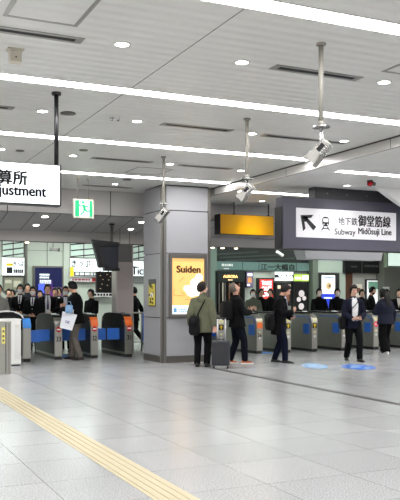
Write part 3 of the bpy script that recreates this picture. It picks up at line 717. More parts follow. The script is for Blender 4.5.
struct('trim_24', MB().box(at(384,0,Yw-.5).x, Yw-.5, 0, at(412,0,Yw-.5).x, YW, 3.3), mat('grey brown wall',(112,112,104),.5))
Yl = 20.5
t, W, H = panel('lit_sign', 'blank white lit sign in a green frame at the right edge', 'sign', 387, 252, 425, 267.5, Yl, M_wlitg, mat('green sign frame',(120,138,112),.4), .05, .16)
for x in (W*.2, W*.8): MB().cyl((x,.08,H),(x,.08,3.35-t.location.z),.02,10).build('rod', M_black, t)
# stainless hood under the subway sign
Yh = 17.8; a = at(304.5, 250, Yh); b = at(384, 250, Yh); zt = 3.27 - sl*(Yh-YB-.06)
z1, z0 = at(340, 246, Yh).z, at(340, 259.5, Yh).z
t = thing('steel_hood', 'shiny steel hood with slanted end below the subway sign', 'hood', (a.x, Yh, z0)); W = b.x - a.x; h = z1 - z0
MB().add([(-.03,0,h),(W,0,h),(W,.6,h),(-.03,.6,h),(.13,.12,0),(W,.12,0),(W,.6,0),(.13,.6,0)],[(0,1,2,3),(7,6,5,4),(0,4,5,1),(1,5,6,2),(2,6,7,3),(3,7,4,0)]).build('shell', mat('satin silver',(206,206,210),.3,.35), t, bevel=.005)
for x in (.4, W-.4): MB().cyl((x,.35,h),(x,.35,3.27 - sl*(Yh+.35-YB-.06) - z0),.02,10).build('rod', M_dsteel, t)
# small lamps under the second fascia
for u, v, lab in ((212.5,245,'small white lamp under the fascia next to the pillar'),(222.5,244.8,'small warm lamp under the fascia, second from the pillar'),(236,245.8,'small white lamp under the fascia left of the yellow sign middle'),(27,238.6,'small warm lamp under the fascia below the fare sign')):
    q = at(u, v, YS+.03); o = MB().tube([(0,0,0),(0,0,-.02),(0,0,-.03)],[.05,.05,.03],14).build('fascia_lamp', mat('warm lamp',(255,240,210),.4,emit=5), None, True); o.location = (q.x, YS+.03, 2.73); tag(o, lab, 'lamp', 'small lamps under the fascia')
q = at(278, 250, 22.0); t = thing('surveillance_camera', 'white surveillance camera hanging in front of the dark upper shop front', 'camera', (q.x, 22.0, 3.35)); zc = q.z - 3.35
MB().cyl((0,0,zc+.04),(0,0,0),.014,10).build('stem', M_white, t, True); MB().obox((.05,-.03,zc-.12),(.28,.1,.09),(0,.5,0)).build('housing', M_white, t, bevel=.012); MB().obox((0,0,zc+.02),(.22,.05,.03)).build('bracket', M_white, t)
MB().cyl((.17,-.03,zc-.19),(.19,-.03,zc-.2),.035,14).build('lens_hood', M_black, t)
# unseen glowing panels, added to brighten the hall beyond the second fascia
M_back = mat('added hall light', (255,255,255), .5, emit=BACK, ec=(235,248,240))
for i, (x, y_, w_, l_) in enumerate(((3.2,21.2,3.2,.6),(7.0,21.2,2.6,.6),(3.2,23.0,3.2,.5),(7.0,23.0,2.6,.5),(12.0,21.4,3.6,.4),(16.5,21.4,3.6,.4),(14.5,23.1,6.0,.3))):
    o = MB().box(-w_/2,-l_/2,-.02,w_/2,l_/2,0).build('added_light_panel', M_back, None); o.location = (x,y_,3.35); tag(o, 'unseen flat light panel added above the fascia to brighten the hall beyond the gates', 'light', 'added light panels beyond the gates')

# --- pillar posters
Y = PY0 - .008; a = at(168.6, 253.6, Y); b = at(206.3, 317.5, Y); zb = at(187, 317.5, Y).z; zt = at(187, 254.3, Y).z
t = thing('light_box', 'yellow backlit poster reading Suiden in a steel case on the pillar', 'poster', (a.x, Y, zb)); W, H = b.x-a.x, zt-zb
MB().grid([[(x,0,z) for x,z in ((0,0),(W,0),(W,H),(0,H))],[(x,-.05,z) for x,z in ((0,0),(W,0),(W,H),(0,H))],[(x,-.05,z) for x,z in ((.065,.075),(W-.065,.075),(W-.065,H-.09),(.065,H-.09))],[(x,-.02,z) for x,z in ((.065,.075),(W-.065,.075),(W-.065,H-.09),(.065,H-.09))]]).build('case', M_dsteel, t)
MB().box(.065,-.024,.075,W-.065,-.002,H-.09).build('print', mat('golden poster',(226,182,108),.3,emit=.55,ec=(255,208,126)), t)
ix0, iz0, iw, ih = .065, .075, W-.13, H-.165
MB().box(ix0,-.026,iz0,ix0+iw,-.024,iz0+ih*.155).build('white_strip', mat('poster white lit',(250,252,250),.4,emit=.6), t)
pb = MB()
for cx,cz,r in ((.62,.42,.19),(.72,.56,.15),(.84,.66,.12),(.46,.46,.10),(.80,.42,.16)): pb.prism([(ix0+iw*cx+iw*r*math.cos(k*.3142), iz0+ih*cz+iw*r*.9*math.sin(k*.3142)) for k in range(20)], -.0262-.0004*r*10, -.024)
pb.build('white_shape', mat('poster white lit',(250,252,250),.4,emit=.6), t)
lettering('lettering', 'Suiden', ix0+iw*.15, iz0+ih*.745, ix0+iw*.88, iz0+ih*.865, -.028, mat('maroon ink',(92,26,24),.5), t, bold=.045)
gl = MB()
for p,q in (((.04,.34),(.36,.33)),((.06,.34),(.07,.45)),((.22,.58),(.36,.66)),((.40,.26),(.66,.27)),((.28,.40),(.42,.34)),((.62,.22),(.8,.24))): gl.prism(seg2((ix0+iw*p[0],iz0+ih*p[1]),(ix0+iw*q[0],iz0+ih*q[1]),.007), -.030, -.0245)
gl.build('orange_lines', mat('orange ink',(226,140,50),.5), t)
MB().box(ix0+iw*.05,-.029,iz0+ih*.03,ix0+iw*.15,-.026,iz0+ih*.11).build('blue_mark', mat('pale blue ink',(120,180,226),.5), t)
strokes(t, 1, 1, ix0+iw*.22, iz0+ih*.04, ix0+iw*.62, iz0+ih*.11, mat('pale blue ink',(120,180,226),.5), 2, -.026)
X = PX0                                                      # small poster on the side of the pillar
def atx(u, v): dx, dy = ray(u); k = X/dx; return Vector((X, dy*k, CH + (HZ-v)/F*k))
a = atx(149, 280); b = atx(155.8, 306.5)
t = thing('poster', 'narrow yellow and black poster on the side of the pillar', 'poster', (X, b.y, atx(152,306.3).z)); W = a.y - b.y; H = atx(152,279.3).z - t.location.z
MB().box(-.012,0,0,0,W,H).build('frame', M_black, t)
MB().box(-.015,.015,.02,-.012,W-.015,H*.83).build('print', mat('lemon print',(216,196,70),.4), t)
pm = MB(); rr = random.Random(3)
for k in range(16):
    yy, zz = .03+rr.random()*(W-.1), .04+rr.random()*(H*.72); pm.box(-.0165,yy,zz,-.015,yy+.03+rr.random()*.05,zz+.02+rr.random()*.05)
pm.build('dark_print', mat('olive black print',(60,56,30),.4), t)
MB().box(-.0165,W*.3,H*.35,-.015,W*.7,H*.5).build('white_print', M_white, t)
MB().box(-.014,.02,H*.86,-.012,W-.02,H*.97).build('header', mat('dim grey print',(80,80,78),.5), t)

# ================================================================== TICKET GATES
def band(path, w): # strip along a path in the (y, z) plane, w thick inwards (path runs with the inside on the right)
    out = []
    for i, p in enumerate(path):
        a, b = Vector(path[max(i-1,0)]), Vector(path[min(i+1,len(path)-1)]); d = (b-a).normalized(); n = Vector((d.y,-d.x)); q = Vector(p)+n*w; out.append(tuple(q))
    return list(path) + out[::-1]
GH, GL_ = .97, 1.85
def arcpath(r=.24, n=8):
    p = [(0,.70),(0,GH-r)]
    p += [(r - r*math.cos(k/n*math.pi/2), GH-r + r*math.sin(k/n*math.pi/2)) for k in range(1,n+1)]
    return p
M_gside = mat('gate side steel', (150,151,143), .34, .6); M_gblack = mat('gate side black', (20,20,22), .38, spec=.25); M_gend = mat('gate end steel',(176,174,166),.32,.85)
M_gtop = mat('gate top black',(10,10,11),.4, spec=.3)
def gate(X, Y, label, dark, cap, sign, number, group, flaps=None, side_flap=True, shift=0):
    t = thing('ticket_gate', label, 'ticket gate', (X, Y, 0), 0, group); w = .085
    ap = arcpath(); back = [(GL_-y_, z) for y_, z in ap[::-1]]
    prof = [(0,.07)] + ap[1:] + back[:-1] + [(GL_,.07)]
    MB().prism(prof, -w, w, 'x').build('body', M_gside, t)
    MB().box(-w+.006, .012, 0, w-.006, GL_-.012, .07).build('plinth', M_black, t)
    inn = [(.07,.12),(.07,.68)] + [(.07+.2-.2*math.cos(k/6*math.pi/2), .68+.2*math.sin(k/6*math.pi/2)) for k in range(1,7)] + [(GL_-.07-.2+.2*math.sin(k/6*math.pi/2), .68+.2*math.cos(k/6*math.pi/2)) for k in range(0,7)] + [(GL_-.07,.12)]
    for sx in (-1, 1):
        MB().prism(inn, sx*w, sx*(w+.006), 'x').build('side_panel', M_gblack if dark else M_gside, t)
    MB().box(-w+.004,-.008,.09,w-.004,0,GH-.24).build('end_panel', M_gend, t)
    top = band([(.25,GH+.002),(GL_-.25,GH+.002)], -.05)
    if dark:   # arched black hood
        hp = [(.10,GH-.10)] + [(.30-.20*math.cos(k/6*math.pi/2), GH-.10+.15*math.sin(k/6*math.pi/2)) for k in range(1,7)] + [(GL_-.6,GH+.06),(GL_-.3,GH+.03),(GL_-.1,GH-.10)]
        MB().prism(hp, -w-.012, w+.012, 'x').build('hood', M_gtop, t)
    else:
        MB().prism(top, -w-.008, w+.008, 'x').build('hood', M_gtop, t)
        MB().prism(band([(.05,.74)] + [(.06+.2-.2*math.cos(k/6*math.pi/2), .72+.19*math.sin(k/6*math.pi/2)) for k in range(1,7)] + [(GL_*.55,.91)], .025), -w-.011, -w-.004, 'x').build('blue_stripe', M_blue, t)
    cp = [(y_-.012 if z < GH-.02 else y_, z+.006) for y_, z in ap if z >= GH-.245] + [(.33 if cap is not M_orange else .8, GH+.006)]
    MB().prism(band(cp, .02), -w-.004, w+.004, 'x').build('front_cap', cap, t)
    MB().obox((0,.42,GH+.055),(.12,.16,.012),(.15,0,0)).build('card_reader', M_white if not dark else M_gloss, t, bevel=.004)
    zf = GH-.36
    if sign == 'stop':
        MB().prism(circ(0,zf+.07,.062,24), -.014,-.008).build('no_entry_sign', M_red, t); MB().box(-.042,-.018,zf+.055,.042,-.014,zf+.085).build('no_entry_bar', M_wink, t)
    elif sign == 'arrow':
        MB().prism(rrect(-.065,zf,.065,zf+.13,.02), -.014,-.008).build('sign_plate', M_black, t)
        ay = MB(); ay.prism([(-.05,zf+.07),(0,zf+.12),(.05,zf+.07)], -.018,-.014); ay.prism(seg2((0,zf+.08),(0,zf+.015),.032), -.018,-.014); ay.build('arrow', M_yellow, t)
    elif sign == 'pink':
        MB().prism(circ(0,zf+.07,.07,24), -.014,-.008).build('sign_disc', mat('pink red disc',(232,60,92),.4,emit=.3), t); MB().box(-.04,-.018,zf+.055,.04,-.014,zf+.085).build('sign_bar', M_wink, t)
    elif sign == 'orange':
        MB().box(-.075,-.016,zf+.02,.075,-.008,zf+.17).build('sign_plate', M_orange, t)
    for i, zz in enumerate((zf-.10, zf-.21)):
        if not dark: MB().prism(circ(0,zz,.035,16), -.012,-.008).build('icon_disc', M_white if i else mat('icon cream',(226,220,170),.4), t)
    if number: lettering('number', number, -.05, zf-.20, .05, zf-.09, -.013, M_ink if dark else M_ink, t, bold=.02)
    if dark is False: MB().prism(rrect(-.06,zf+.16,.06,zf+.25,.015), -.013,-.008).build('icon_plate', mat('icon cream',(226,220,170),.4), t)
    if flaps:
        for sx in flaps:
            x0, x1 = (w, w+.33) if sx > 0 else (-w-.33, -w)
            MB().prism(rrect(min(x0,x1)+.012, .40, max(x0,x1)-.012, .67, .03), .40, .43).build('flap', M_blue, t)
    if side_flap:
        MB().prism(rrect(.10,.46,.36,.72,.02), -w-.03, -w-.006, 'x').build('flap', M_blue, t)
    return t
YL, YR = 17.2, 16.8
GLg, GRg = 'ticket gates left of the pillar', 'ticket gates right of the pillar'
gx_ = lambda u, Y: at(u, 0, Y).x
gate(gx_(24.0,YL), YL-.3, 'ticket gate with a bright blue top behind the white cabinet', True, M_bluel, None, None, GLg, (1,), False)
gate(gx_(58.5,YL), YL, 'ticket gate with a no entry sign left of the man in grey trousers', True, M_gend, 'stop', '33', GLg, (-1,1), False)
gate(gx_(94.5,YL), YL, 'orange topped ticket gate just right of the man in grey trousers', True, M_orange, 'stop', '32', GLg, (-1,1), False)
gate(gx_(129,YL), YL, 'orange topped ticket gate nearest the left side of the pillar', True, M_orange, 'stop', '31', GLg, (-1,), False)
gate(gx_(221,YR), YR, 'ticket gate seen between the suitcase handle and the pillar poster', False, M_gend, 'arrow', None, GRg, (-1,))
gate(gx_(259.5,YR), YR, 'ticket gate with an orange plate beside the man looking up', False, M_gend, 'orange', '26', GRg)
gate(gx_(288,YR), YR, 'ticket gate half hidden by the man looking down at a paper', False, M_gend, 'arrow', None, GRg)
gate(gx_(314.5,YR), YR, 'ticket gate in full view with a yellow arrow, below the white blue poster', False, M_gend, 'arrow', None, GRg)
gate(gx_(344,YR), YR, 'ticket gate behind the man in the white shirt', False, M_gend, 'arrow', None, GRg)
gate(gx_(376,YR), YR, 'ticket gate with a pink red disc beside the long haired woman', False, M_gend, 'pink', None, GRg)
gate(gx_(407,YR), YR, 'ticket gate cut by the right edge of the view', False, M_gend, 'arrow', None, GRg)
# orange open flap between two gates
q = atd(228, 18.9); 
# wide white cabinet gate and steel post at the far left
a = at(21, 320, 16.05); xl = at(-24, 320, 16.05).x
t = thing('gate_cabinet', 'white gate cabinet at the left edge behind the steel post', 'cabinet', ((a.x+xl)/2, 16.05, 0)); w = (a.x-xl)/2
MB().box(-w,0,.03,w,.55,.95).build('body', M_white, t, bevel=.012); MB().box(-w+.02,.02,0,w-.02,.53,.03).build('plinth', M_black, t)
MB().box(-w-.008,-.008,.945,w+.012,.56,.965).build('worktop', mat('pale top',(236,236,232),.3), t, bevel=.004)
MB().box(w-.13,-.006,.14,w-.02,0,.86).build('door_panel', mat('light enamel',(214,214,210),.35), t)
MB().box(w-.11,-.010,.80,w-.05,-.006,.83).build('label_plate', M_offw, t)
q = at(10, 318, 16.75); t = thing('gate_reader', 'black domed gate reader with white edge above the white cabinet', 'reader', (q.x-.08, 16.72, 0))
pr = [(-.34,.70),(-.34,.95)] + [(-.34*math.cos(k/10*math.pi), .95+.14*math.sin(k/10*math.pi)) for k in range(1,10)] + [(.34,.95),(.34,.70)]
MB().prism(pr, 0, .22).build('dome', M_gloss, t); MB().prism(band([(.34*math.cos(k/10*math.pi/1.6), .955+.15*math.sin(k/10*math.pi/1.6)) for k in range(10,-1,-1)], -.022), -.012, .05).build('white_edge', M_white, t)
MB().box(-.3,.02,0,.3,.2,.7).build('stand', M_gside, t)
a = at(11.3, 322, 14.5); xl = at(-16, 322, 14.5).x
t = thing('steel_post', 'wide brushed steel post with a yellow mark at the left edge', 'post', ((a.x+xl)/2, 14.5, 0)); w = (a.x-xl)/2
MB().box(-w,0,0,w,.3,.955).build('body', M_gend, t, bevel=.008)
MB().box(-w-.004,-.004,.95,w+.004,.304,.97).build('lid', M_steel, t, bevel=.004)
x = at(5.8,322,14.5).x - t.location.x; MB().box(x-.006,-.004,.02,x+.006,0,.94).build('joint', M_dark, t)
x = at(3.4,322,14.5).x - t.location.x; MB().box(x-.03,-.006,.56,x+.03,0,.86).build('yellow_mark', mat('pale yellow',(232,222,120),.4), t); 
for zz in (.60,.68,.77): MB().box(x-.018,-.009,zz,x+.018,-.006,zz+.04).build('mark_bar', M_dsteel, t)
x = at(8.9,322,14.5).x - t.location.x; MB().box(x-.005,-.004,.02,x+.005,0,.94).build('joint', M_dsteel, t)
# floor stickers
def sticker(u0, v0, u1, v1, label, m, m2):
    c = atz((u0+u1)/2, (v0+v1)/2); rx = (atz(u1,(v0+v1)/2)-atz(u0,(v0+v1)/2)).length/2; d0 = atz((u0+u1)/2,v1); d1 = atz((u0+u1)/2,v0); ry = (d1-d0).length/2
    t = thing('floor_sticker', label, 'sticker', (c.x,c.y,0), -YAW, 'blue floor stickers by the gates')
    MB().prism([(x*rx,yy*ry) for x,yy in circ(0,0,1,32)], 0, .002, 'z').build('print', m, t)
    for k,(x0,y0,x1,y1) in enumerate(((-.5,-.25,.1,-.05),(-.35,.2,.3,.36),(.2,-.5,.55,-.3))): MB().box(x0*rx,y0*ry,.002,x1*rx,y1*ry,.003).build('white_mark', m2, t)
def mat_worn(name, c, lo, hi):
    m = mat(name, c, .35); nt = m.node_tree; N = nt.nodes; L = nt.links
    tc = N.new('ShaderNodeTexCoord'); nz = N.new('ShaderNodeTexNoise'); nz.inputs['Scale'].default_value = 9; nz.inputs['Detail'].default_value = 3; L.new(tc.outputs['Object'], nz.inputs['Vector'])
    rp = N.new('ShaderNodeValToRGB'); rp.color_ramp.elements[0].position = lo; rp.color_ramp.elements[1].position = hi
    rp.color_ramp.elements[0].color = lin(c); rp.color_ramp.elements[1].color = lin((176,178,178)); L.new(nz.outputs['Fac'], rp.inputs['Fac']); L.new(rp.outputs['Color'], N['Principled BSDF'].inputs['Base Color'])
    return m
M_st1 = mat_worn('faded blue print',(84,144,200),.48,.62); M_st2 = mat_worn('strong blue print',(14,96,190),.55,.70); M_stw = mat('pale print mark',(190,212,226),.35)
sticker(302,363.2,327,368.6,'pale blue worn floor sticker in front of the gate with the yellow arrow', M_st1, M_stw)
sticker(341.5,364.3,375,369.6,'strong blue floor sticker at the feet of the man in the white shirt', M_st2, M_stw)
def pad(u0,u1,v,label):
    c = atz((u0+u1)/2, v); w = (atz(u1,v)-atz(u0,v)).length/2
    o = MB().box(-w,-.4,0,w,.5,.003).build('floor_sticker', M_bluel, None); o.location = (c.x,c.y+.3,0); tag(o, label, 'sticker', 'blue floor stickers by the gates')
pad(62,75,357,'bright blue floor mark at the feet of the man in grey trousers'); pad(259,273,353,'bright blue floor mark in the passage behind the man looking down')

# ================================================================== PEOPLE
def ik(a, b, l1, l2, pole):
    a, b = Vector(a), Vector(b); d = b-a; dist = min(d.length, l1+l2-.004); dr = d.normalized(); b = a+dr*dist
    x = (l1*l1-l2*l2+dist*dist)/(2*dist); h = math.sqrt(max(l1*l1-x*x, 0)); p = Vector(pole); p = (p-dr*p.dot(dr)).normalized()
    return a+dr*x+p*h, b
HX, HY, HZ_ = .074, .096, .118
def headpt(az, el, off=0.0):
    """point of the head surface, az from the face, el up; local to the head centre"""
    ce, se = math.cos(el), math.sin(el); x = HX*ce*math.sin(az); y = HY*ce*math.cos(az); z = HZ_*se
    if se < 0:
        t = -se; x *= 1-.22*t*t; y = y*(1-.05*t) + .018*t
    elif True: y -= .006*se
    n = Vector((x/HX, y/HY, z/HZ_)).normalized()
    return Vector((x,y,z)) + n*off
def cloth(c, rough=.85):
    if max(c) < 30 and max(c)-min(c) < 8: c = tuple(int(x*.6) for x in c)
    return mat('cloth %d %d %d' % c, c, rough, noise=.18, nscale=14, bump=.25, spec=.12)
def skin(k): return mat('skin %d' % k, [(224,176,152),(210,160,134),(230,188,164)][k], .5, noise=.05, nscale=20)
M_hair = mat('black hair', (14,12,12), .6, noise=.2, nscale=60, bump=.4, spec=.25); M_hairg = mat('grey hair', (88,78,70), .5, noise=.3, nscale=60, bump=.4); M_hairb = mat('brown hair', (30,20,16), .6, noise=.2, nscale=60, bump=.4, spec=.25)
M_mask = mat('white face mask', (236,236,238), .8); M_maskd = mat('dark face mask', (36,36,40), .8); M_eye = mat('eye', (22,18,18), .2); M_lip = mat('lips', (160,96,86), .5)

class Body: pass
def person(label, X, Y, ang, H=1.72, arms=('hang','hang'), legs='stand', lean=0.0, head=(0,0), top=(24,24,28), bottom=(22,22,26), hem=-.16, coat=.024,
           hair='short', hairm=None, mask=None, shirt=None, tie=None, shoes=(16,15,15), sole=None, sk=0, fat=1.0, group='people in the station hall', fine=False,
           skirt=False, hood=False, jacket_name='jacket', trouser_flare=0.0, open_front=None, collar=True, beard=False, glasses=False):
    s = H/1.72
    t = thing('person', label, 'person', (X, Y, 0), -(YAW + math.radians(ang)), group)
    def bake(mb): mb.v = [tuple(Vector(v)*s) for v in mb.v]; return mb
    la = math.radians(lean)
    dzp = 0.0
    LG = dict(stand=((-.10,.0,.085,0),(.10,.02,.085,0)), step=((-.085,.20,.085,0),(.085,-.20,.10,22)), stride=((-.08,.30,.095,-14),(.08,-.27,.13,34)), stride2=((-.08,-.27,.13,34),(.08,.30,.095,-14)),
              wide=((-.15,.0,.085,0),(.15,.04,.085,0)), step2=((-.09,-.12,.087,4),(.10,.14,.085,0)))[legs]
    if legs.startswith('stride'): dzp = -.035
    elif legs == 'step': dzp = -.02
    Pv = Vector((0,0,.91+dzp)); up = Vector((0, math.sin(la), math.cos(la))); fw = Vector((0, math.cos(la), -math.sin(la)))
    sp = lambda k: Pv + up*k
    neck = sp(.555); hc = sp(.60) + Vector((0,.025,.10)) + fw*.0
    Rh = Euler((math.radians(head[1]), 0, -math.radians(head[0])), 'XYZ').to_matrix(); piv = sp(.585) + Vector((0,.005,0))
    hm = lambda v: piv + Rh @ (Vector(v) + (hc - piv))
    # ---- limbs
    AR = {}
    for sd, nm in ((-1, arms[0]), (1, arms[1])):
        sh = sp(.445) + Vector((sd*.170, -.005, 0))
        if nm == 'hang': wt = sp(-.075) + Vector((sd*.245, .03, 0)); pole = (sd*.5,-1,0); hd = Vector((0,.1,-1)); pn = Vector((-sd,0,0)); curl = .35
        elif nm == 'phone': wt = sp(.20) + Vector((sd*.085, .29, 0)); pole = (sd*.8,-.5,-1); hd = Vector((-sd*.45,.45,.55)); pn = Vector((-sd*.45,-.5,.6)); curl = .75
        elif nm == 'low': wt = sp(.06) + Vector((sd*.09, .25, 0)); pole = (sd*.9,-.6,-.6); hd = Vector((-sd*.7,.5,.05)); pn = Vector((-sd*.2,-.5,.8)); curl = .7
        elif nm == 'chest': wt = sp(.28) + Vector((sd*.06, .25, 0)); pole = (sd*.9,-.3,-1); hd = Vector((-sd*.6,.4,.4)); pn = Vector((-sd*.4,-.7,.3)); curl = .8
        elif nm == 'pull': wt = sp(-.09) + Vector((sd*.27, -.05, 0)); pole = (sd*.6,-1,0); hd = Vector((sd*.1,-.15,-1)); pn = Vector((0,-.7,.2)); curl = 1.0
        elif nm == 'carry': wt = sp(.0) + Vector((sd*.22, .16, 0)); pole = (sd*.6,-1,0); hd = Vector((0,.4,-.8)); pn = Vector((-sd,0,0)); curl = 1.1
        elif nm == 'reach': wt = sp(.17) + Vector((sd*.14, .40, 0)); pole = (sd*.6,-.4,-1); hd = Vector((0,1,.1)); pn = Vector((0,0,-1)); curl = .5
        elif nm == 'swingf': wt = sp(-.02) + Vector((sd*.23, .22, 0)); pole = (sd*.4,-1,-.2); hd = Vector((0,.5,-.8)); pn = Vector((-sd,0,0)); curl = .5
        elif nm == 'swingb': wt = sp(-.05) + Vector((sd*.24, -.20, 0)); pole = (sd*.4,-1,-.2); hd = Vector((0,-.2,-1)); pn = Vector((-sd,0,0)); curl = .5
        el, wr = ik(sh, wt, .285, .255, pole); hd.normalize(); pn = (pn - hd*pn.dot(hd)).normalized()
        AR[sd] = (sh, el, wr, hd, pn, curl)
    LE = {}
    for sd, (ax, ay, az, pitch) in zip((-1, 1), LG):
        hip = Pv + Vector((sd*.092, 0, -.04)); kn, an = ik(hip, (ax, ay, az), .405, .40, (sd*.08, 1, 0)); LE[sd] = (hip, kn, an, pitch)
    TR = [(-.12,.13,.095),(-.05,.163,.118),(.03,.155,.112),(.13,.138,.102),(.24,.150,.112),(.34,.166,.118),(.43,.172,.105),(.49,.135,.085),(.535,.07,.062)]
    TR = [(k, rx*(1+(fat-1)*(.6 if k>.35 else 1)), ry*fat) for k, rx, ry in TR]
    # ---- body: one continuous mesh
    b = MB()
    b.tube([sp(k) for k,_,_ in TR], [(rx,ry) for _,rx,ry in TR], 20, ref=fw)
    b.tube([sp(.50), sp(.56), hm((0,-.012,-.06))], [.064,.056,.054], 16, ref=fw)
    g = []
    for i in range(1, 16):
        el = -math.pi/2 + math.pi*i/16; g.append([hm(headpt(2*math.pi*k/24, el)) for k in range(24)])
    b.grid(g)
    b.tube([hm((0,.088,.025)), hm((0,.104,-.005)), hm((0,.118,-.024)), hm((0,.10,-.034))], [.009,.012,.0155,.011], 10, ref=(1,0,0))       # nose
    for sd in (-1,1):
        b.tube([hm((sd*.068,-.004,.032)), hm((sd*.08,-.012,.012)), hm((sd*.079,-.006,-.012)), hm((sd*.07,0,-.028))], [(.012,.008),(.02,.009),(.016,.008),(.009,.007)], 10, ref=(1,0,0))   # ears
        b.tube([hm((sd*.02,.082,.036)), hm((sd*.045,.077,.034))], [.010,.009], 8)                                                        # brow ridge
        sh, el, wr, hd, pn, curl = AR[sd]
        b.tube([sh+Vector((-sd*.06,0,.01)), sh, sh.lerp(el,.5), el, el.lerp(wr,.35), wr], [.06,.057,.047,.041,.042,.029], 12)
        sv = hd.cross(pn)
        b.tube([wr-hd*.01, wr+hd*.03, wr+hd*.06, wr+hd*.088], [(.030,.019),(.037,.017),(.042,.0165),(.040,.013)], 12, ref=pn)
        hip, kn, an, pitch = LE[sd]
        b.tube([hip+Vector((-sd*.02,0,.06)), hip, hip.lerp(kn,.5), kn, kn.lerp(an,.3), kn.lerp(an,.65), an], [.085,.09,.076,.056,.056,.045,.037], 12, ref=(0,1,0))
        c_, s_ = math.cos(math.radians(-pitch)), math.sin(math.radians(-pitch)); fd = Vector((sd*.12, c_, s_)).normalized()
        ud_ = Vector((0,-s_,c_)); b.tube([an-fd*.03-ud_*.045, an+fd*.04-ud_*.052, an+fd*.11-ud_*.062, an+fd*.15-ud_*.064], [(.026,.024),(.028,.020),(.026,.012),(.016,.008)], 10, ref=(0,0,1))
    me = remesh(bake(b), (.0085 if fine else .011)*s, 3, 'person_body')
    fb = MB()
    for sd in (-1,1):
        sh, el, wr, hd, pn, curl = AR[sd]; sv = hd.cross(pn).normalized()
        tsd = 1 if (sv.dot(Vector((0,.9,.6)) - hd*.3) > 0) else -1
        for i, ln in enumerate((.066,.078,.073,.058)):
            off = (1.5-i)*.0205*tsd; q = wr + hd*.072 + sv*off; pts = [q]; a = curl*.45; dcur = hd
            q2 = wr + hd*.088 + sv*off; pts.append(q2); q = q2
            for frac in (.45,.32,.23):
                dcur = (hd*math.cos(a) + pn*math.sin(a)).normalized(); q = q + dcur*ln*frac; pts.append(q); a += curl*.75
            fb.tube(pts, [.0085,.0092,.0085,.0078,.005], 8)
        q = wr + hd*.02 + sv*tsd*.022; pts = [q]; dcur = (hd*.65 + sv*tsd*.75 + pn*.35).normalized(); q = q+dcur*.042; pts.append(q); dcur = (hd*.9 + sv*tsd*.3 + pn*.5).normalized(); q = q+dcur*.03; pts.append(q); q = q+dcur*.022; pts.append(q)
        fb.tube(pts, [.012,.0115,.0095,.006], 8)
    m2 = bake(fb).mesh('fingers'); bb = bmesh.new(); bb.from_mesh(me); bb.from_mesh(m2); bb.to_mesh(me); bb.free(); bpy.data.meshes.remove(m2)
    body = link('body', me, skin(sk), t, True)
    # ---- face
    for sd in (-1,1):
        e = MB(); c = headpt(sd*.36, .10, -.003); e.grid([[hm(c + Vector((.0145*math.cos(w)*math.cos(l), .006*math.sin(l)*1.0+.0, .0065*math.sin(w)*math.cos(l)))) for w in [2*math.pi*k/10 for k in range(10)]] for l in (-1.3,-.6,0,.6,1.3)])
        bake(e).build('eye', M_eye, t, True)
        br = MB(); o_ = [[hm(headpt(sd*(.18+.10*i), .30-.03*j+(.03 if i in (1,2) else 0), .004)) for i in range(5)] for j in range(2)]; i_ = [[hm(headpt(sd*(.18+.10*i), .30-.03*j+(.03 if i in (1,2) else 0), -.006)) for i in range(5)] for j in range(2)]
        bake(br.patch(o_, i_)).build('eyebrow', M_hair, t)
    if not mask:
        mo = MB(); o_ = [[hm(headpt(-.24+.08*i, -.47-.05*j, .0035)) for i in range(7)] for j in range(2)]; i_ = [[hm(headpt(-.24+.08*i, -.47-.05*j, -.006)) for i in range(7)] for j in range(2)]
        bake(mo.patch(o_, i_)).build('mouth', M_lip, t, True)
    else:
        mk = MB(); R_ = 7; C_ = 13
        def mo_(i, j):
            az = -1.0+2.0*j/(C_-1); el = -.02-.95*i/(R_-1); bulge = .020*math.exp(-(az/.45)**2)*math.exp(-((el+.22)/.25)**2); return az, el, .006+bulge
        o_ = [[hm(headpt(*mo_(i,j))) for j in range(C_)] for i in range(R_)]; i_ = [[hm(headpt(mo_(i,j)[0], mo_(i,j)[1], mo_(i,j)[2]-.004)) for j in range(C_)] for i in range(R_)]
        bake(mk.patch(o_, i_)).build('face_mask', mask, t, True)
        st = MB()
        for sd in (-1,1): st.tube([hm(headpt(sd*.95,-.10,.005)), hm(headpt(sd*1.3,.0,.006)), hm((sd*.08,-.02,.02))], .0018, 6)
        bake(st).build('mask_strap', mask, t)
    if glasses:
        gs = MB()
        for sd in (-1,1):
            c = headpt(sd*.36,.10,.008); ring = [hm(c + Vector((.021*math.cos(2*math.pi*k/12),0,.016*math.sin(2*math.pi*k/12)))) for k in range(13)]; gs.tube(ring, .0018, 5)
            gs.tube([hm(headpt(sd*.62,.10,.008)), hm((sd*.082,-.01,.02))], .0018, 5)
        bake(gs).build('glasses', M_black, t)
    if beard:
        o_ = [[hm(headpt(-1.2+.2*j, -.32-.14*i, .008)) for j in range(13)] for i in range(6)]; i_ = [[hm(headpt(-1.2+.2*j, -.32-.14*i, -.004)) for j in range(13)] for i in range(6)]
        bake(MB().patch(o_, i_)).build('beard', M_hair, t, True)
    # ---- hair: a cap over the skull with a hairline
    hmt = hairm or M_hair; g = []; rr = random.Random(label)
    thick = .024 if hair != 'bald' else .007
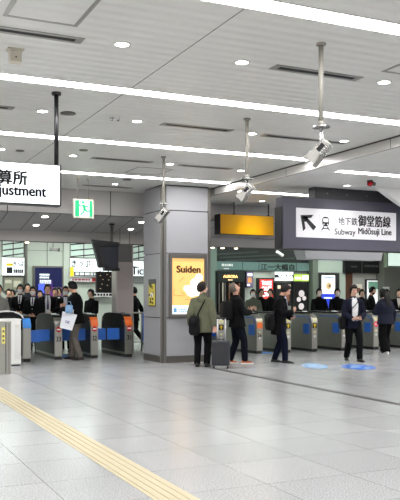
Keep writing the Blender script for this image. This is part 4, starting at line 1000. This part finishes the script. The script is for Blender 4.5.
    for i in range(1, 22):
        el = -math.pi/2 + math.pi*i/22; row = []
        for k in range(32):
            az = 2*math.pi*k/32; a_ = abs((az+math.pi) % (2*math.pi) - math.pi)
            line = .62 if a_ < .75 else (.62 - (a_-.75)*1.5 if a_ < 1.25 else (-.13 - (a_-1.25)*.42 if a_ < 2.2 else -.55))
            if hair == 'thin': line = 1.0 if a_ < 1.2 else (1.0-(a_-1.2)*3.2 if a_ < 1.6 else -.35)
            if hair == 'long': line = .55 if a_ < .7 else -.9
            if hair == 'fringe': line = .52 if a_ < .8 else (.52-(a_-.8)*1.6 if a_ < 1.2 else (-.3-(a_-1.2)*.35))
            w = max(0, min(1, (el-line)/.10 + .5)); row.append(hm(headpt(az, el, -.012 + w*(thick+.012) + w*rr.uniform(-.003,.003) + (.008*w if a_ < .9 and el > .6 else 0))))
        g.append(row)
    hb = MB().grid(g)
    if hair == 'long':
        pts = [hm((0,-.075,.03)), hm((0,-.10,-.07)), sp(.50)+Vector((0,-.125,0)), sp(.38)+Vector((0,-.155,0)), sp(.30)+Vector((0,-.15,0))]
        hb.tube(pts, [(.085,.045),(.098,.05),(.10,.045),(.085,.035),(.05,.018)], 16, ref=(0,1,0))
    bake(hb).build('hair', hmt, t, True)
    # ---- trousers
    tr = MB(); tf = trouser_flare
    tr.tube([sp(-.10), sp(-.05), sp(.03), sp(.11)], [(.165*fat,.125*fat),(.178*fat,.132*fat),(.170*fat,.126*fat),(.155*fat,.116*fat)], 20, ref=fw)
    for sd in (-1,1):
        hip, kn, an, pitch = LE[sd]; ae = an - (kn-an).normalized()*.028
        tr.tube([hip+Vector((-sd*.02,0,.07)), hip, hip.lerp(kn,.5), kn, kn.lerp(an,.35), kn.lerp(an,.7), ae], [.10*fat,.106*fat,.096+tf*.4,.078+tf*.7,.076+tf,.070+tf*1.2,.066+tf*1.3], 14, ref=(0,1,0))
    link('trousers', remesh(bake(tr), .013*s, 4, 'trousers'), cloth(bottom), t, True)
    for sd in (-1,1):
        hip, kn, an, pitch = LE[sd]; pr = math.radians(-pitch); fd = Vector((sd*.12, math.cos(pr), math.sin(pr))).normalized(); ud = Vector((0,-math.sin(pr),math.cos(pr)))
        drop = min(an.z, .085) if pitch == 0 else .083
        base = an - ud*drop
        rows = []; 
        for (f_, hw, ht) in ((-.075,.024,.05),(-.065,.034,.085),(-.02,.038,.10),(.03,.041,.085),(.09,.047,.06),(.15,.043,.045),(.185,.028,.032),(.195,.010,.018)):
            c = base + fd*f_; xx = Vector((1,0,0)); xx = (xx - fd*xx.dot(fd)).normalized()
            rows.append([c + xx*(hw*math.cos(2*math.pi*k/12)) + ud*(max(0.004, ht*.5 + ht*.5*math.sin(2*math.pi*k/12)*1.0)) for k in range(12)])
        sho = MB().grid(rows); so = bake(sho).build('shoe', mat('shoe %d %d %d' % shoes, shoes, .4), t, True)
        sl_ = MB(); rows = []
        for f_, hw in ((-.078,.028),(-.06,.038),(.0,.04),(.09,.05),(.15,.046),(.19,.03),(.2,.014)):
            c = base + fd*f_; xx = (Vector((1,0,0)) - fd*fd.x).normalized(); rows.append([c-xx*hw, c+xx*hw, c+xx*hw+ud*.02, c-xx*hw+ud*.02])
        sl_.grid(rows); bake(sl_).build('sole', mat('sole %d %d %d' % (sole or (14,14,14)), sole or (14,14,14), .6), so)
    # ---- top
    tp = MB(); K = [hem, hem*.5+.0, .05, .14, .25, .34, .43, .492, .53]
    def trad(k):
        for (k0,x0,y0),(k1,x1,y1) in zip(TR[:-1],TR[1:]):
            if k0 <= k <= k1: w = (k-k0)/(k1-k0); return x0+(x1-x0)*w, y0+(y1-y0)*w
        return (.163*fat, .118*fat)
    rad = []
    for k in K:
        rx, ry = trad(k) if k > -.1 else (.163*fat+.01, .118*fat+.01)
        c_ = coat + (.008 if k < .05 else 0) - (.010 if k > .40 else 0) - (.004 if .1 < k < .2 else 0)
        rad.append((rx+c_, ry+c_))
    tp.tube([sp(k) for k in K], rad, 24, ref=fw)
    for sd in (-1,1):
        sh, el, wr, hd, pn, curl = AR[sd]
        tp.tube([sh+Vector((-sd*.08,0,.012)), sh+Vector((0,0,.004)), sh.lerp(el,.5), el, el.lerp(wr,.5), wr-(wr-el).normalized()*.008], [.056+coat*.5,.060+coat*.5,.052+coat*.8,.050+coat*.8,.046+coat*.8,.038+coat*.7], 14)
    if hood: tp.tube([sp(.50)+fw*-.02, sp(.545)-fw*.06, sp(.50)-fw*.11, sp(.43)-fw*.13], [(.10,.06),(.12,.06),(.11,.05),(.06,.03)], 14, ref=fw)
    elif collar: tp.tube([sp(.50), sp(.545), sp(.575)], [(.092,.078),(.074,.07),(.068,.066)], 18, ref=fw)
    tm = cloth(top)
    tob = link(jacket_name, remesh(bake(tp), .013*s, 3, jacket_name), tm, t, True)
    def front(x, k, off):
        ks = K; kk = max(min(k, K[-1]), K[0])
        for i in range(len(K)-1):
            if K[i] <= kk <= K[i+1]: w = (kk-K[i])/(K[i+1]-K[i]); rx = rad[i][0]+(rad[i+1][0]-rad[i][0])*w; ry = rad[i][1]+(rad[i+1][1]-rad[i][1])*w; break
        y = ry*math.sqrt(max(0, 1-(x/rx)**2)); return sp(k) + Vector((x,0,0)) + fw*(y+off)
    def strip(name, rows, m, off, th=.02, parent=t):    # rows of (k, x0, x1)
        n = 7; o_ = [[front(a+(c-a)*j/(n-1), k, off) for j in range(n)] for k,a,c in rows]; i_ = [[front(a+(c-a)*j/(n-1), k, off-th) for j in range(n)] for k,a,c in rows]
        return bake(MB().patch(o_, i_)).build(name, m, parent, True)
    if shirt:
        bot = open_front if open_front is not None else .22
        rows = []; n = 8
        for i in range(n+1):
            k = .525 - (.525-bot)*i/n; wd = .062*(1-(i/n)**1.3)+.004 if open_front is None else .078*(1-.2*i/n)
            rows.append((k, -wd, wd))
        sh_ = strip('shirt', rows, cloth(shirt, .7), .005)
        for sd in (-1,1): strip('collar', [(.545, sd*.012, sd*.05),(.525, sd*.008, sd*.056),(.50, sd*.022, sd*.05)], cloth(shirt,.7), .012, .012, sh_)
        lw = [( .52, .045,.085),(.47,.05,.098),(.40,.042,.096),(.33,.028,.072),(bot+.02 if open_front is None else .26,.006,.03)]
        if open_front is not None: lw = [(.52,.052,.088),(.47,.066,.104),(.40,.074,.112),(.33,.074,.104),(.24,.07,.09),(bot+.02,.066,.076)]
        for sd in (-1,1): strip('lapel', [(k, sd*a, sd*c) for k,a,c in lw], tm, .009, .02, tob)
    if tie:
        strip('tie', [(.515,-.014,.014),(.495,-.017,.017),(.485,-.012,.012),(.40,-.018,.018),(.30 if open_front is None else .30,-.024,.024),(.25 if open_front is None else .18,-.026,.026)], cloth(tie,.6), .011, .01)
    # lower hem seam
    P = Body(); P.t = t; P.s = s; P.AR = AR; P.sp = sp; P.front = front; P.hm = hm; P.fw = fw; P.rad = rad; P.K = K
    M = Matrix.Translation((X,Y,0)) @ Matrix.Rotation(-(YAW+math.radians(ang)),4,'Z')
    P.w = lambda v: M @ (Vector(v)*s)
    P.M = M
    return P
def held(P, name, label, cat, group=None):
    t = thing(name, label, cat, P.M.translation, 0, group); t.rotation_euler = P.t.rotation_euler; return t
def bk(P, mb): mb.v = [tuple(Vector(v)*P.s) for v in mb.v]; return mb
def phone(P, sd, label, m=None, size=(.072,.15,.009), cat='phone', name='phone'):
    sh, el, wr, hd, pn, curl = P.AR[sd]; c = wr + hd*.085 + pn*.022; t = held(P, name, label, cat)
    sv = hd.cross(pn); ups = (hd*.5 + Vector((0,.2,.6))).normalized(); n = (pn - ups*pn.dot(ups)).normalized(); sx = ups.cross(n)
    def slab(w,h,d,o): 
        vs = []
        for z in (-1,1):
            for x,y in ((-1,-1),(1,-1),(1,1),(-1,1)): vs.append(c + sx*(x*w/2) + ups*(y*h/2) + n*(z*d/2+o))
        return MB().add(vs, [(0,3,2,1),(4,5,6,7),(0,1,5,4),(1,2,6,5),(2,3,7,6),(3,0,4,7)])
    bk(P, slab(*size, 0)).build('body', m or M_black, t, bevel=.002)
    if m is None: bk(P, slab(size[0]*.9,size[1]*.92,.001,size[2]/2+.0006)).build('screen', mat('phone screen',(120,140,170),.2,emit=.4), t)
    return t
def shoulder_bag(P, phi, label, m, size=(.34,.28,.11), over=1, k=-.02, cat='bag'):
    """soft bag lying against the body at phi degrees from the front (right side positive), strap over the shoulder `over`"""
    t = held(P, 'shoulder_bag', label, cat); w, h, d = size; ph = math.radians(phi)
    n = Vector((math.sin(ph), math.cos(ph), 0)); tg = Vector((math.cos(ph), -math.sin(ph), 0))
    def R(kk):
        kk = max(P.K[0], min(P.K[-1], kk))
        for i in range(len(P.K)-1):
            if P.K[i] <= kk <= P.K[i+1]:
                f = (kk-P.K[i])/(P.K[i+1]-P.K[i]); return P.rad[i][0]+(P.rad[i+1][0]-P.rad[i][0])*f, P.rad[i][1]+(P.rad[i+1][1]-P.rad[i][1])*f
    def surf(kk, a, off):
        rx, ry = R(kk); r = 1/math.sqrt((math.sin(a)/rx)**2+(math.cos(a)/ry)**2)
        return P.sp(kk) + Vector((math.sin(a)*(r+off), 0, 0)) + P.fw*(math.cos(a)*(r+off))
    c = surf(k, ph, d*.5+.008); mb = MB()
    prof = [(x*(1-.10*(z/h+.5)), z) for x, z in rrect(-w/2,-h/2,w/2,h/2,.085,5)]
    mb.grid([[c + n*(-d/2+d*f_) + tg*(p[0]*g_) + Vector((0,0,p[1]*g_-.015*f_)) for p in prof] for f_,g_ in ((0,.82),(.12,.95),(.35,1.0),(.65,.99),(.88,.9),(1,.74))])
    bk(P, mb).build('bag_body', m, t, True)
    mb = MB(); fl = rrect(-w*.40,-h*.05,w*.40,h*.40,.05)
    mb.grid([[c + n*(d*.5+o) + tg*p[0] + Vector((0,0,p[1]-.012)) for p in fl] for o in (-.015,.006)])
    bk(P, mb).build('flap', m, t, True)
    for sgn in (1, -1):                                      # front and back run of the strap
        a0 = ph; a1 = over*.62 if sgn > 0 else (over*(math.pi-.62)); a0 = math.atan2(math.sin(a0), math.cos(a0))
        if sgn < 0 and a0*over < 0: a1 -= over*2*math.pi
        pts = [c + Vector((0,0,h*.42)) + tg*(w*.40)*(-1 if (a1-a0) < 0 else 1)*(1)]
        for i in range(1, 8):
            f = i/7; kk = (k+.16)*(1-f) + .47*f; pts.append(surf(kk, a0+(a1-a0)*f, .012))
        pts.append(P.sp(.525) + Vector((over*.105, 0, .012)))
        bk(P, MB().tube(pts, [(.017,.006)]*len(pts), 8)).build('strap', m, t, True)
    return t

M_bag = mat('black bag fabric', (12,12,14), .7, bump=.2, spec=.2)
def pos(u, v): p = atz(u, v); return p.x, p.y
def posd(u, d): p = atd(u, d); return p.x, p.y

# --- the man with the suitcase
x, y = pos(202, 366.8)
P = person('person in an olive green hooded jacket with a black suitcase, seen from behind', x, y, 12, 1.70, ('hang','pull'), 'stand', 0, (52,6), (100,102,82), (20,20,22), -.20, .036, 'short', M_hairb, hood=True, fine=True, sk=0, shoes=(18,17,17))
shoulder_bag(P, -146, 'black crossbody bag worn by the person in the olive green jacket', M_bag, (.30,.40,.08), 1, -.05)
x, y = pos(221, 368.3)
t = thing('suitcase', 'dark grey ribbed cabin suitcase on wheels with a raised silver handle', 'suitcase', (x, y, 0), -YAW - math.radians(8))
M_case = mat('charcoal shell', (46,47,53), .42, bump=.05)
MB().box(-.175,-.12,.06,.175,.12,.555).build('shell', M_case, t, bevel=.03, seg=3)
rb = MB()
for k in range(7): rb.box(-.145+.044*k,-.126,.10,-.125+.044*k,-.118,.515)
rb.build('ribs', mat('charcoal ribs',(36,37,42),.4), t, bevel=.003)
MB().box(-.178,-.008,.08,.178,.008,.545).build('zip', M_dark, t)
for sx in (-.078,.078): MB().cyl((sx,.07,.54),(sx,.07,.985),.014,10).build('handle_tube', mat('bright aluminium',(222,222,222),.3,.6), t, True)
MB().obox((0,.07,.995),(.20,.034,.03)).build('grip', M_black, t, bevel=.008)
MB().tube([(-.06,0,.555),(-.05,0,.582),(.05,0,.582),(.06,0,.555)],.009,8).build('top_handle', M_black, t, True)
for sx in (-.14,.14):
    for sy in (-.085,.085):
        wv = MB().cyl((sx-.012,sy,.03),(sx+.012,sy,.03),.03,16).build('wheel', M_black, t); MB().box(sx-.02,sy-.018,.045,sx+.02,sy+.018,.07).build('fork', M_dsteel, wv)
# --- man looking up
x, y = pos(237, 363.5)
P = person('grey haired man in a black jacket and orange shoes looking up at the signs', x, y, 72, 1.70, ('phone','phone'), 'step2', -3, (0,24), (22,22,25), (11,14,25), -.12, .034, 'thin', M_hairg, shoes=(176,92,48), sole=(232,228,220), fine=True, sk=1, fat=1.14)
phone(P, 1, 'dark phone in the hands of the man looking up')
t = held(P, 'backpack', 'black backpack on the back of the man looking up', 'backpack')
mb = MB(); c = P.sp(.25) - P.fw*.23
mb.grid([[(c.x+p[0]*g_, c.y+.09-f_*.19, c.z+p[1]*g_) for p in rrect(-.15,-.21,.15,.20,.06)] for f_,g_ in ((0,.95),(.2,1),(.75,1),(1,.85))])
bk(P, mb).build('bag_body', M_bag, t, True)
for sd in (-1,1):
    pts = [c+Vector((sd*.10,.06,.19)), P.sp(.515)+Vector((sd*.115,-.03,.025)), P.front(sd*.12,.42,.012), P.front(sd*.14,.28,.012), P.sp(.12)+Vector((sd*.17,-.02,0)), c+Vector((sd*.12,.06,-.15))]
    bk(P, MB().tube(pts, [(.022,.006)]*6, 8)).build('strap', M_bag, t, True)
# --- man looking down, walking to the right
x, y = pos(279.5, 362.6)
P = person('man in a long black coat and blue trousers looking down at a white paper', x, y, 104, 1.69, ('low','phone'), 'step2', 5, (0,-30), (17,17,20), (12,16,34), -.30, .034, 'short', None, shirt=(196,206,226), fine=True, sk=1, shoes=(20,19,20), glasses=False)
phone(P, 1, 'small white paper in the hand of the man in the long black coat', M_white, (.09,.06,.002), 'paper', 'ticket_paper')
shoulder_bag(P, 150, 'big black shoulder bag of the man looking down', M_bag, (.38,.38,.12), 1, -.02)
# --- man in the white shirt
x, y = pos(353, 360.8)
P = person('man in a navy blazer and open white shirt walking forward with a phone', x, y, 172, 1.685, ('low','low'), 'step', 2, (0,-6), (24,26,40), (19,20,25), -.15, .028, 'fringe', M_hairb, shirt=(236,236,236), open_front=.02, fine=True, sk=0)
phone(P, 1, 'black phone held by the man in the white shirt')
shoulder_bag(P, 96, 'black bag with a strap across the white shirt', M_bag, (.34,.30,.12), -1, -.02)
# --- woman at the gate
x, y = pos(385.5, 354)
P = person('long haired woman in a dark blue jacket and wide black trousers at the gate', x, y, -28, 1.60, ('chest','hang'), 'step2', 3, (-10,-12), (30,33,46), (15,15,17), -.12, .052, 'long', None, shoes=(226,226,224), sole=(236,236,234), trouser_flare=.05, sk=2, fine=True, fat=1.15)
# --- man in grey trousers
x, y = pos(76.5, 359.6)
P = person('man in a black jacket and grey trousers facing left with a white paper bag', x, y, -78, 1.76, ('phone','low'), 'step2', 4, (8,-16), (17,17,19), (96,90,84), -.12, .040, 'short', None, shirt=(206,200,190), fine=True, sk=1, shoes=(40,28,22), fat=1.05)
phone(P, 1, 'phone in the hand of the man in grey trousers', None, (.07,.12,.009))
q = atd(66, 17.15); t = thing('paper_bag', 'white paper bag with a blue mark held by the man in grey trousers', 'bag', (q.x, q.y, zat(329, 17.15)), -YAW+.1); t.rotation_euler[1] = .24
MB().add([(-.135,-.05,0),(.135,-.05,0),(.135,.05,0),(-.135,.05,0),(-.16,-.06,.36),(.16,-.06,.36),(.16,.06,.36),(-.16,.06,.36)],[(0,3,2,1),(4,5,6,7),(0,1,5,4),(1,2,6,5),(2,3,7,6),(3,0,4,7)]).build('bag_body', mat('white paper',(232,234,240),.6), t)
lettering('mark', 'CHIC', -.05,.13,.05,.19,-.0585, mat('bag ink',(60,90,150),.5), t, bold=.02)
for sy in (-.05,.05): MB().tube([(-.07,sy,.35),(-.06,sy,.44),(0,sy,.48),(.06,sy,.44),(.07,sy,.35)],.005,8).build('handle', M_white, t, True)
q = atd(69, 17.05); t = thing('blue_bag', 'light blue cloth bag under the hands of the man in grey trousers', 'bag', (q.x, q.y, zat(313.5, 17.05)), -YAW)
MB().grid([[(p[0]*g_, -.05+.1*f_, .10+p[1]*g_) for p in rrect(-.08,-.09,.08,.09,.03)] for f_,g_ in ((0,.85),(.3,1),(.7,1),(1,.85))]).build('bag_body', mat('light blue cloth',(128,166,206),.7,bump=.2), t, True)
MB().tube([(-.05,0,.18),(-.03,0,.26),(.03,0,.26),(.05,0,.18)],.006,8).build('handle', mat('light blue cloth',(128,166,206),.7,bump=.2), t, True)

# --- the crowd behind the gates
def far(label, u, d, ang, H, **k):
    x, y = posd(u, d); return person(label, x, y, ang, H, **k)
far('man in a dark suit with a blue striped tie walking through the left gate', 47.5, 20.3, 165, 1.74, arms=('low','low'), legs='step', shirt=(232,232,236), tie=(70,76,110), top=(20,20,24), fat=1.08, hem=-.18, open_front=.06, hairm=M_hairb)
far('masked man with a white collar, third head from the left edge', 20.5, 20.4, 176, 1.72, arms=('low','low'), mask=M_mask, shirt=(226,226,230), tie=(40,42,52), top=(20,20,23), sk=1)
far('masked man in a dark coat left of the man with the blue tie', 33.5, 19.6, 182, 1.66, arms=('low','hang'), mask=M_mask, shirt=(200,204,212), tie=(26,27,33), top=(19,20,24), sk=1)
far('man without a mask looking over the two masked men', 27.5, 22.4, 165, 1.77, top=(34,36,44), sk=1)
far('man in a light grey coat at the left edge', -1.5, 19.6, 150, 1.70, arms=('hang','hang'), top=(150,148,142), sk=1, hem=-.22)
far('masked person in black just left of the man in grey trousers', 66.0, 20.2, 178, 1.67, arms=('chest','chest'), mask=M_mask, top=(18,18,21), shirt=(190,194,200), sk=1)
far('dark haired person right behind the man with the blue tie', 55.0, 21.6, 170, 1.64, top=(26,26,30), sk=1)
far('person with a white collar behind the shoulder of the man with the blue tie', 59.0, 22.4, 190, 1.66, top=(20,20,23), shirt=(214,214,216), sk=1)
far('short dark haired person at the far left behind the masked man', 8.5, 23.0, 160, 1.62, top=(24,24,27), sk=1)
far('person with black hair between the left edge and the first masked man', 13.0, 23.4, 200, 1.60, top=(22,22,26), sk=1)
far('person with black hair low behind the pair of masked men', 40.0, 22.8, 172, 1.58, top=(23,22,26), sk=1)
far('person in black with a pale scarf right behind the man in grey trousers', 91.5, 20.8, -150, 1.60, arms=('low','hang'), top=(20,20,22), hair='fringe', sk=2)
far('person in black walking left under the Tick sign', 134.3, 22.6, -75, 1.71, arms=('swingf','swingb'), legs='stride', top=(22,22,26), sk=1)
far('masked woman in a black vest over an olive jacket behind the gates', 253.0, 22.4, 184, 1.61, arms=('phone','low'), mask=M_mask, top=(86,92,80), hair='fringe', sk=2)
far('person in dark clothes in front of the red poster', 261.0, 22.8, 165, 1.63, top=(20,20,23), sk=1)
far('broad man right of the red poster, behind the man looking down', 270.5, 23.7, 200, 1.63, top=(18,18,21), sk=1, fat=1.1)
far('masked man in black standing behind the fully seen gate', 319.0, 23.0, 174, 1.64, arms=('low','low'), mask=M_mask, top=(16,16,19), hair='fringe', sk=2)
far('masked person in black just left of the man in the white shirt', 337.0, 23.4, 176, 1.64, arms=('low','low'), mask=M_mask, top=(19,19,23), hair='fringe', sk=2)
far('pale faced person just right of the head of the white shirt man', 361.5, 24.0, 170, 1.62, top=(30,28,32), hair='fringe', hairm=M_hairb, sk=2)
far('bearded man in black facing right in front of the tree poster', 371.0, 23.4, 110, 1.69, arms=('phone','low'), top=(18,18,21), beard=True, head=(20,-10), sk=1)
far('dark haired person behind the long haired woman', 386.5, 24.2, 176, 1.62, arms=('chest','chest'), top=(20,20,22), hair='fringe', sk=1)
far('person holding papers at the right edge behind the gates', 398.5, 23.6, 190, 1.62, arms=('low','low'), top=(24,24,28), shirt=(220,214,206), sk=2)
